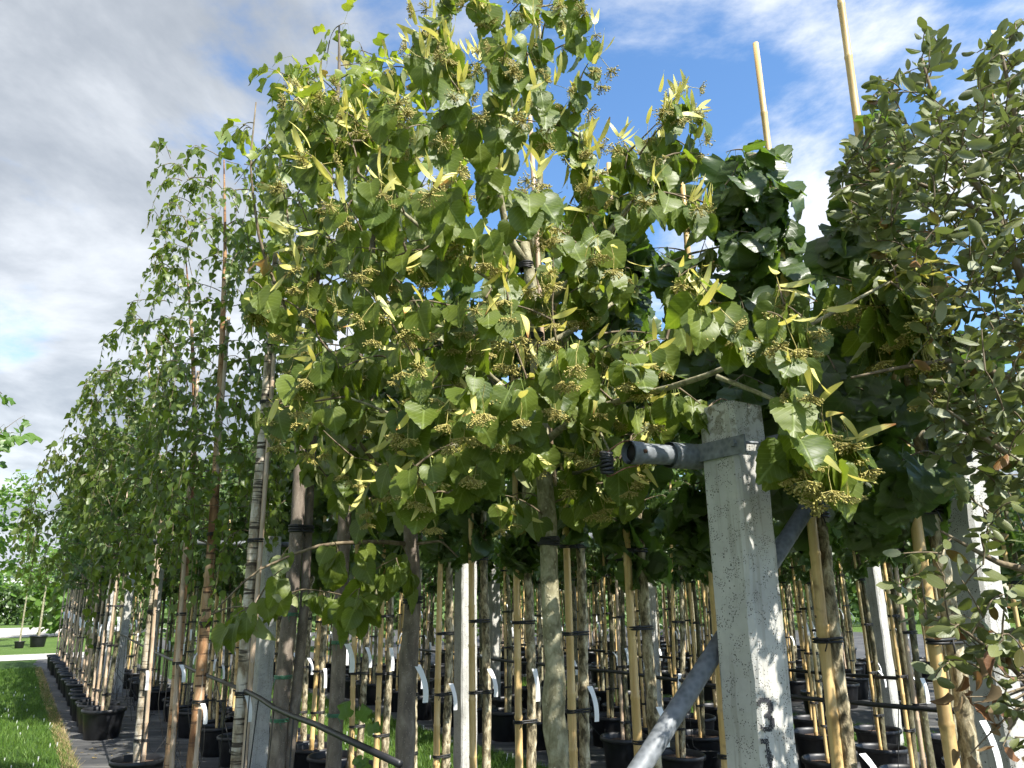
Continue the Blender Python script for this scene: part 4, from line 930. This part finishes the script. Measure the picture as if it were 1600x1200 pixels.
# ================================================================== the beds of potted trees (built once, then copied)
def bed_proto(bk, h, cr, st_mat, seed, green=False):
    t = thing('potted_tree', 'x', 'tree'); off = np.zeros(3); add_pot(t, 1.0)
    ph = rng.uniform(0, 6); tp = [np.array([.035+.014*math.sin(z*2.4+ph), .012*math.cos(z*3+ph), z]) for z in np.linspace(.22, h*.72, 9)]
    p = trunk(tp, [.027, .024, .022, .02, .015, .008], bk, t, off, 8, 26, .06)
    ln = (rng.normal(0, .008), rng.normal(0, .008)); sb = np.array([-.018, -.02, .2]); bamboo(t, off, sb, h*.75, .0165, .011, st_mat, 6, ln)
    for z in (.5, .95, 1.4, 1.8):
        z += rng.uniform(-.08, .08); c2 = sb+np.array([ln[0]*(z-.2), ln[1]*(z-.2), 0]); i = np.argmin(abs(p[:, 2]-z)); tie(t, off, c2, .016, p[i], .021, z, TIE, 2, .005)
    name_tag(t, off, np.array([.02, -.035, rng.uniform(.95, 1.35)]), (rng.uniform(-1, 1), -.7), .16, .0125)
    me, wm = cr; tag(link('foliage', me, t), kind='stuff'); tag(link('twigs', wm, t), kind='stuff')
    return t
CC = [column_crown('foliage', 'small', ROWLEAF, 900, 1.85, 3.6, .58, .10, .5, 80) for _ in range(2)]+[column_crown('foliage', 'small', BRIGHT, 800, 1.9, 3.5, .56, .09, .5, 76)]
protos = [bed_proto(BK_CORK, 3.6, CC[0], BAMBOO, 1), bed_proto(BK_DARK, 3.5, CC[1], BAMBOO2, 2), bed_proto(BK_LIME, 3.7, CC[2], BAMBOO, 3), bed_proto(BK_DARK, 3.4, CC[0], BAMBOO, 4)]
used = set()
def put_bed(loc, pi, label, group, rz, sc, skip=()):
    if pi not in used: o = protos[pi]; used.add(pi); o.location = tuple(loc); o.rotation_euler = (0, 0, rz); o.scale = (sc,)*3
    else: o = copy_tree(protos[pi], loc, rz, sc, None, skip)
    o['label'] = label; o['group'] = group; return o
KINDN = ('corky barked', 'dark mossy', 'smooth pale', 'dark slim')
ROWN = ('row bordering the grass strip', 'second row beyond grass strip', 'third row beyond grass strip', 'fourth row beyond grass strip')
for row, a in enumerate((5.0, 5.8, 6.6, 7.4)):
    b = .45*a+.15+.3*row; nr_ = -1
    while b < 20-row:
        q = ab(a+rng.normal(0, .05), b)
        if min(np.linalg.norm(q[:2]-pp_[:2]) for pp_ in bed_posts) > .28:
            pi = int(rng.integers(0, 4)); nr_ += 1; put_bed(q, pi, f'{KINDN[pi]} potted tree, {ORD[min(nr_, 25)]} from the holm oak end, {ROWN[row]}', 'potted trees in the '+ROWN[row], rng.uniform(-.5, .5), rng.uniform(.92, 1.08))
        b += rng.uniform(.64, .82)+(.2 if b > 10 else 0)
ROWM = ('in the first row behind the second grass strip', 'in the second row behind the second grass strip', 'in the deepest rows behind the second grass strip')
for row, a in enumerate((9.5, 10.4, 11.4, 12.4, 13.6, 14.8, 16.0, 17.4)):
    b = .45*a+.2
    while b < 19.5:
        pi = int(rng.integers(0, 4)); rn_ = ROWM[min(row, 2)]
        put_bed(ab(a+rng.normal(0, .08), b), pi, KINDN[pi]+' staked tree '+rn_, KINDN[pi]+' trees '+rn_, rng.uniform(-.5, .5), rng.uniform(.95, 1.15), ('tie', 'twigs', 'name_tag') if row > 2 else ()); b += rng.uniform(.85, 1.05) if row < 3 else rng.uniform(1.0, 1.3)
nr_ = -1
b = 7.9
while b < 19:
    q = ab(1.62, b)
    if min(np.linalg.norm(q[:2]-pp_[:2]) for pp_ in left_posts) > .3:
        nr_ += 1; put_bed(ab(2.05 if int(b*10) % 2 else 2.1, b), int(rng.integers(0, 4)), f'slender staked potted tree behind the birches, {ORD[nr_]} from the tulip tree trunks', 'potted trees behind the birch row', rng.uniform(-.5, .5), rng.uniform(.92, 1.02))
    b += rng.uniform(.6, .8)
# mossy trees in the long line of pots down the path
mossy = bed_proto(BK_DARK, 3.3, CC[1], BAMBOO2, 9)
LD = 'mossy trunked tree in one of the black pots lined up along the path'
b = 11.3; first = True; k = 0
while b < 24:
    loc = ab(1.08+rng.normal(0, .02), b)
    if first: o = mossy; o.location = tuple(loc); o.rotation_euler = (0, 0, .4); o.scale = (1.12,)*3; first = False; lab = 'mossy trunked tree in the first black pot of the line along the path'
    else: o = copy_tree(mossy, loc, rng.uniform(-.7, .7), rng.uniform(1.0, 1.12)); lab = f'mossy trunked tree in the {ORD[k]} black pot of the line along the path'
    o['label'] = lab; o['group'] = 'pots lined up along the path'
    b += .62 if k < 6 else .72; k += 1

# ================================================================== irrigation hoses
def hose(pts, r, label, drops, sag=.04, dropz=.05):
    p = smooth_path(pts, 40); t = thing('irrigation_hose', label, 'hose', (p[0][0], p[0][1], 0)); off = np.array([p[0][0], p[0][1], 0])
    MB().tube(p, r, 8).obj('main_hose', BLACKP, t, off=off)
    for f in drops:
        q = p[int(f*39)]; e = q+CW*rng.uniform(-.05, .35)+RW*rng.uniform(-.3, .3); e[2] = dropz+.27
        m = (q+e)/2; m[2] = rng.uniform(.02, .4); m += rng.normal(0, .08, 3)*np.array([1, 1, 0]); qq = q-UP*.5+rng.normal(0, .05, 3)
        MB().tube(smooth_path([q, qq*np.array([1, 1, 1]), m, e], 14), .0032, 4, cap=False).obj('drip_tube', TIE, t, off=off)
    return t
HP = [on(625, 1194, 1.1), on(560, 1165, 1.12), on(490, 1128, 1.14), on(432, 1112, 1.1), on(408, 1090, 1.14), on(384, 1080, 1.1), on(340, 1062, 1.1), on(300, 1046, 1.1), on(240, 1018, 1.1), on(205, 1000, 1.1), on(178, 985, 1.1)]
hose(HP, .012, 'black irrigation hose strung along the birch trunks with dangling drip tubes', np.linspace(.08, .97, 34))
hose([ab(4.95, 2.6, .9), ab(4.97, 4, .86), ab(4.95, 6, .9), ab(4.95, 8, .88), ab(4.95, 11, .9)], .016, 'black irrigation hose along the first row beyond the grass strip', np.linspace(.1, .9, 16))
hose([ab(6.6, 3.2, .9), ab(6.62, 5, .86), ab(6.6, 8, .9), ab(6.6, 11, .9)], .016, 'black irrigation hose deep in the bed beyond the grass strip', np.linspace(.1, .9, 10))

# ================================================================== left edge tree, far things
lb2 = np.array([-5.35, 6.6, 0]); t = thing('lawn_tree', 'tree on the lawn with leafy twigs reaching over its edge', 'tree', lb2)
p = trunk([lb2, lb2+UP*1.2, lb2+UP*2.2, lb2+UP*3.0], [.05, .045, .035, .01], BK_LIME, t, lb2)
crown(t, lb2, p, .5, [([(-300, 560), (-60, 560), (30, 620), (52, 680), (30, 720), (-20, 740), (-260, 760)], 6.5, .6, 46, 80)], 'tulip', BRIGHT, .11, .5, .05, nobj=90)
def far_tree(loc, h, rx, label, mat, z0, n=900, leaf=.22, bk=BK_DARK, pot=None, name='far_tree', tr=.10, group=None):
    loc = np.array([loc[0], loc[1], 0.0]); t = thing(name, label, 'tree', loc, 0, group); p = trunk([loc, loc+UP*(z0+h)*.45, loc+UP*(z0+h*.6)], [tr, tr*.8, tr*.4], bk, t, loc, 8, 12)
    tg = []
    while len(tg) < 60:
        v = rng.uniform(-1, 1, 3)
        if np.linalg.norm(v) < 1: tg.append(loc+np.array([v[0]*rx, v[1]*rx, z0+h/2+v[2]*h/2]))
    pa = grow(list(p), np.array(tg), .1, .08); twig_mesh(pa, 'twigs', BK_TWIG, t, loc, .01); lv = Leaves()
    for q in pa: put_along(q, lv, n//60, leaf, .4, loc+UP*(z0+h/2), f0=.15, spread=.7)
    P, F3, SC = lv.arrays(); P = P+rng.normal(0, leaf*.8, P.shape); joined_leaves('foliage', P, F3, SC, 'small', mat, t, loc)
    if pot: add_pot(t, pot)
    return t
fa = on(88/3.0, 1013, 0); far_tree(fa, 1.5, .7, 'young tree in the small grey pot beyond the gravel track', BRIGHT, 2.1, 420, .12, BK_LIME, .8, 'potted_lawn_tree', .035)
fb = on(58, 1011, 0); far_tree(fb, 1.6, .8, 'young tree in the wide grey pot beyond the gravel track', ROWLEAF, 2.1, 480, .12, BK_LIME, 1.35, 'potted_lawn_tree', .05)
q = at(-5, 800, 34); far_tree(q, 5.2, 2.3, 'tall bright green tree standing beyond the lawn by the house', BRIGHT, 2.1, 2600, .26, name='lawn_tree')
for i, (px, Y, h, rx) in enumerate(((130, 40, 5, 2.4), (200, 46, 5, 2.6), (330, 44, 5, 3), (470, 46, 4.6, 3), (620, 44, 5, 3), (760, 46, 4.5, 3), (900, 42, 5, 3), (1040, 44, 4.5, 3), (1180, 42, 5, 3), (1320, 40, 4.5, 3), (1460, 42, 5, 3), (1600, 42, 5, 3))):
    far_tree(at(px, 930, Y), h, rx, ('dark' if i % 2 else 'bright')+' green background tree closing the view behind the nursery beds', ROWLEAF if i % 2 else BRIGHT, .2, 2200, .40, name='background_tree', group=('dark' if i % 2 else 'bright')+' background trees behind the beds')
# hedge
def hedge(p0, p1, h, w, label, n=5200, leaf=.16):
    t = thing('hedge', label, 'hedge', p0); d = p1-p0; L = np.linalg.norm(d); d = d/L; s = np.array([-d[1], d[0], 0]); lv = Leaves()
    for _ in range(n):
        q = p0+d*rng.uniform(0, L)+s*rng.normal(0, w*.3)+UP*(.15+(h-.15)*rng.random()**.8); lv.add(q, unit(rng.normal(0, 1, 3)+np.array([0, 0, -.3])), unit(rng.normal(0, .6, 3)+np.array([0, -.8, .6])), leaf*rng.uniform(.7, 1.3))
    P, F3, SC = lv.arrays(); joined_leaves('foliage', P, F3, SC, 'small', ROWLEAF, t, p0)
    for k in range(int(L/1.2)):
        q = p0+d*(k*1.2+.3); MB().tube([q, q+UP*h*.7], [.04, .015], 6).obj('stem', BK_DARK, t, off=p0)
hedge(ab(2.6, 26), ab(34, 24), 3.2, 1.2, 'tall dark hedge closing off the far end of the beds', 9000, .22)
hedge(at(-60, 930, 62)*np.array([1, 1, 0]), at(190, 930, 62)*np.array([1, 1, 0]), 3.0, 1.4, 'clipped hedge behind the gravel yard in front of the house', 7000, .30)
# house
hp = at(70, 930, 92); hp[2] = 0; hs_ = thing('house', 'white rendered house with a grey pitched roof behind the hedge', 'house', hp, R_(25))
def hbox(name, c, hx, hy, hz, mat, par): return MB().box(c, (1, 0, 0), (0, 1, 0), (0, 0, 1), hx, hy, hz).obj(name, mat, par, smooth=False)
hbox('wall', (0, 0, 2.6), 8, 4, 2.6, WALLW, hs_)
rf = MB().add([(-8.4, -4.6, 5.0), (8.4, -4.6, 5.0), (8.4, 4.6, 5.0), (-8.4, 4.6, 5.0), (-8.4, 0, 8.2), (8.4, 0, 8.2)], [[0, 1, 5, 4], [2, 3, 4, 5], [0, 4, 3], [1, 2, 5], [0, 3, 2, 1]]).obj('roof', ROOFG, hs_, smooth=False)
hbox('chimney', (3, .6, 8.4), .4, .4, .9, WALLW, rf)
for x in (-5.5, -2, 2, 5.5):
    w_ = hbox('window', (x, -4.02, 2.6), .65, .05, .75, WALLW, hs_); hbox('pane', (x, -4.08, 2.6), .55, .02, .65, GLASS, w_)
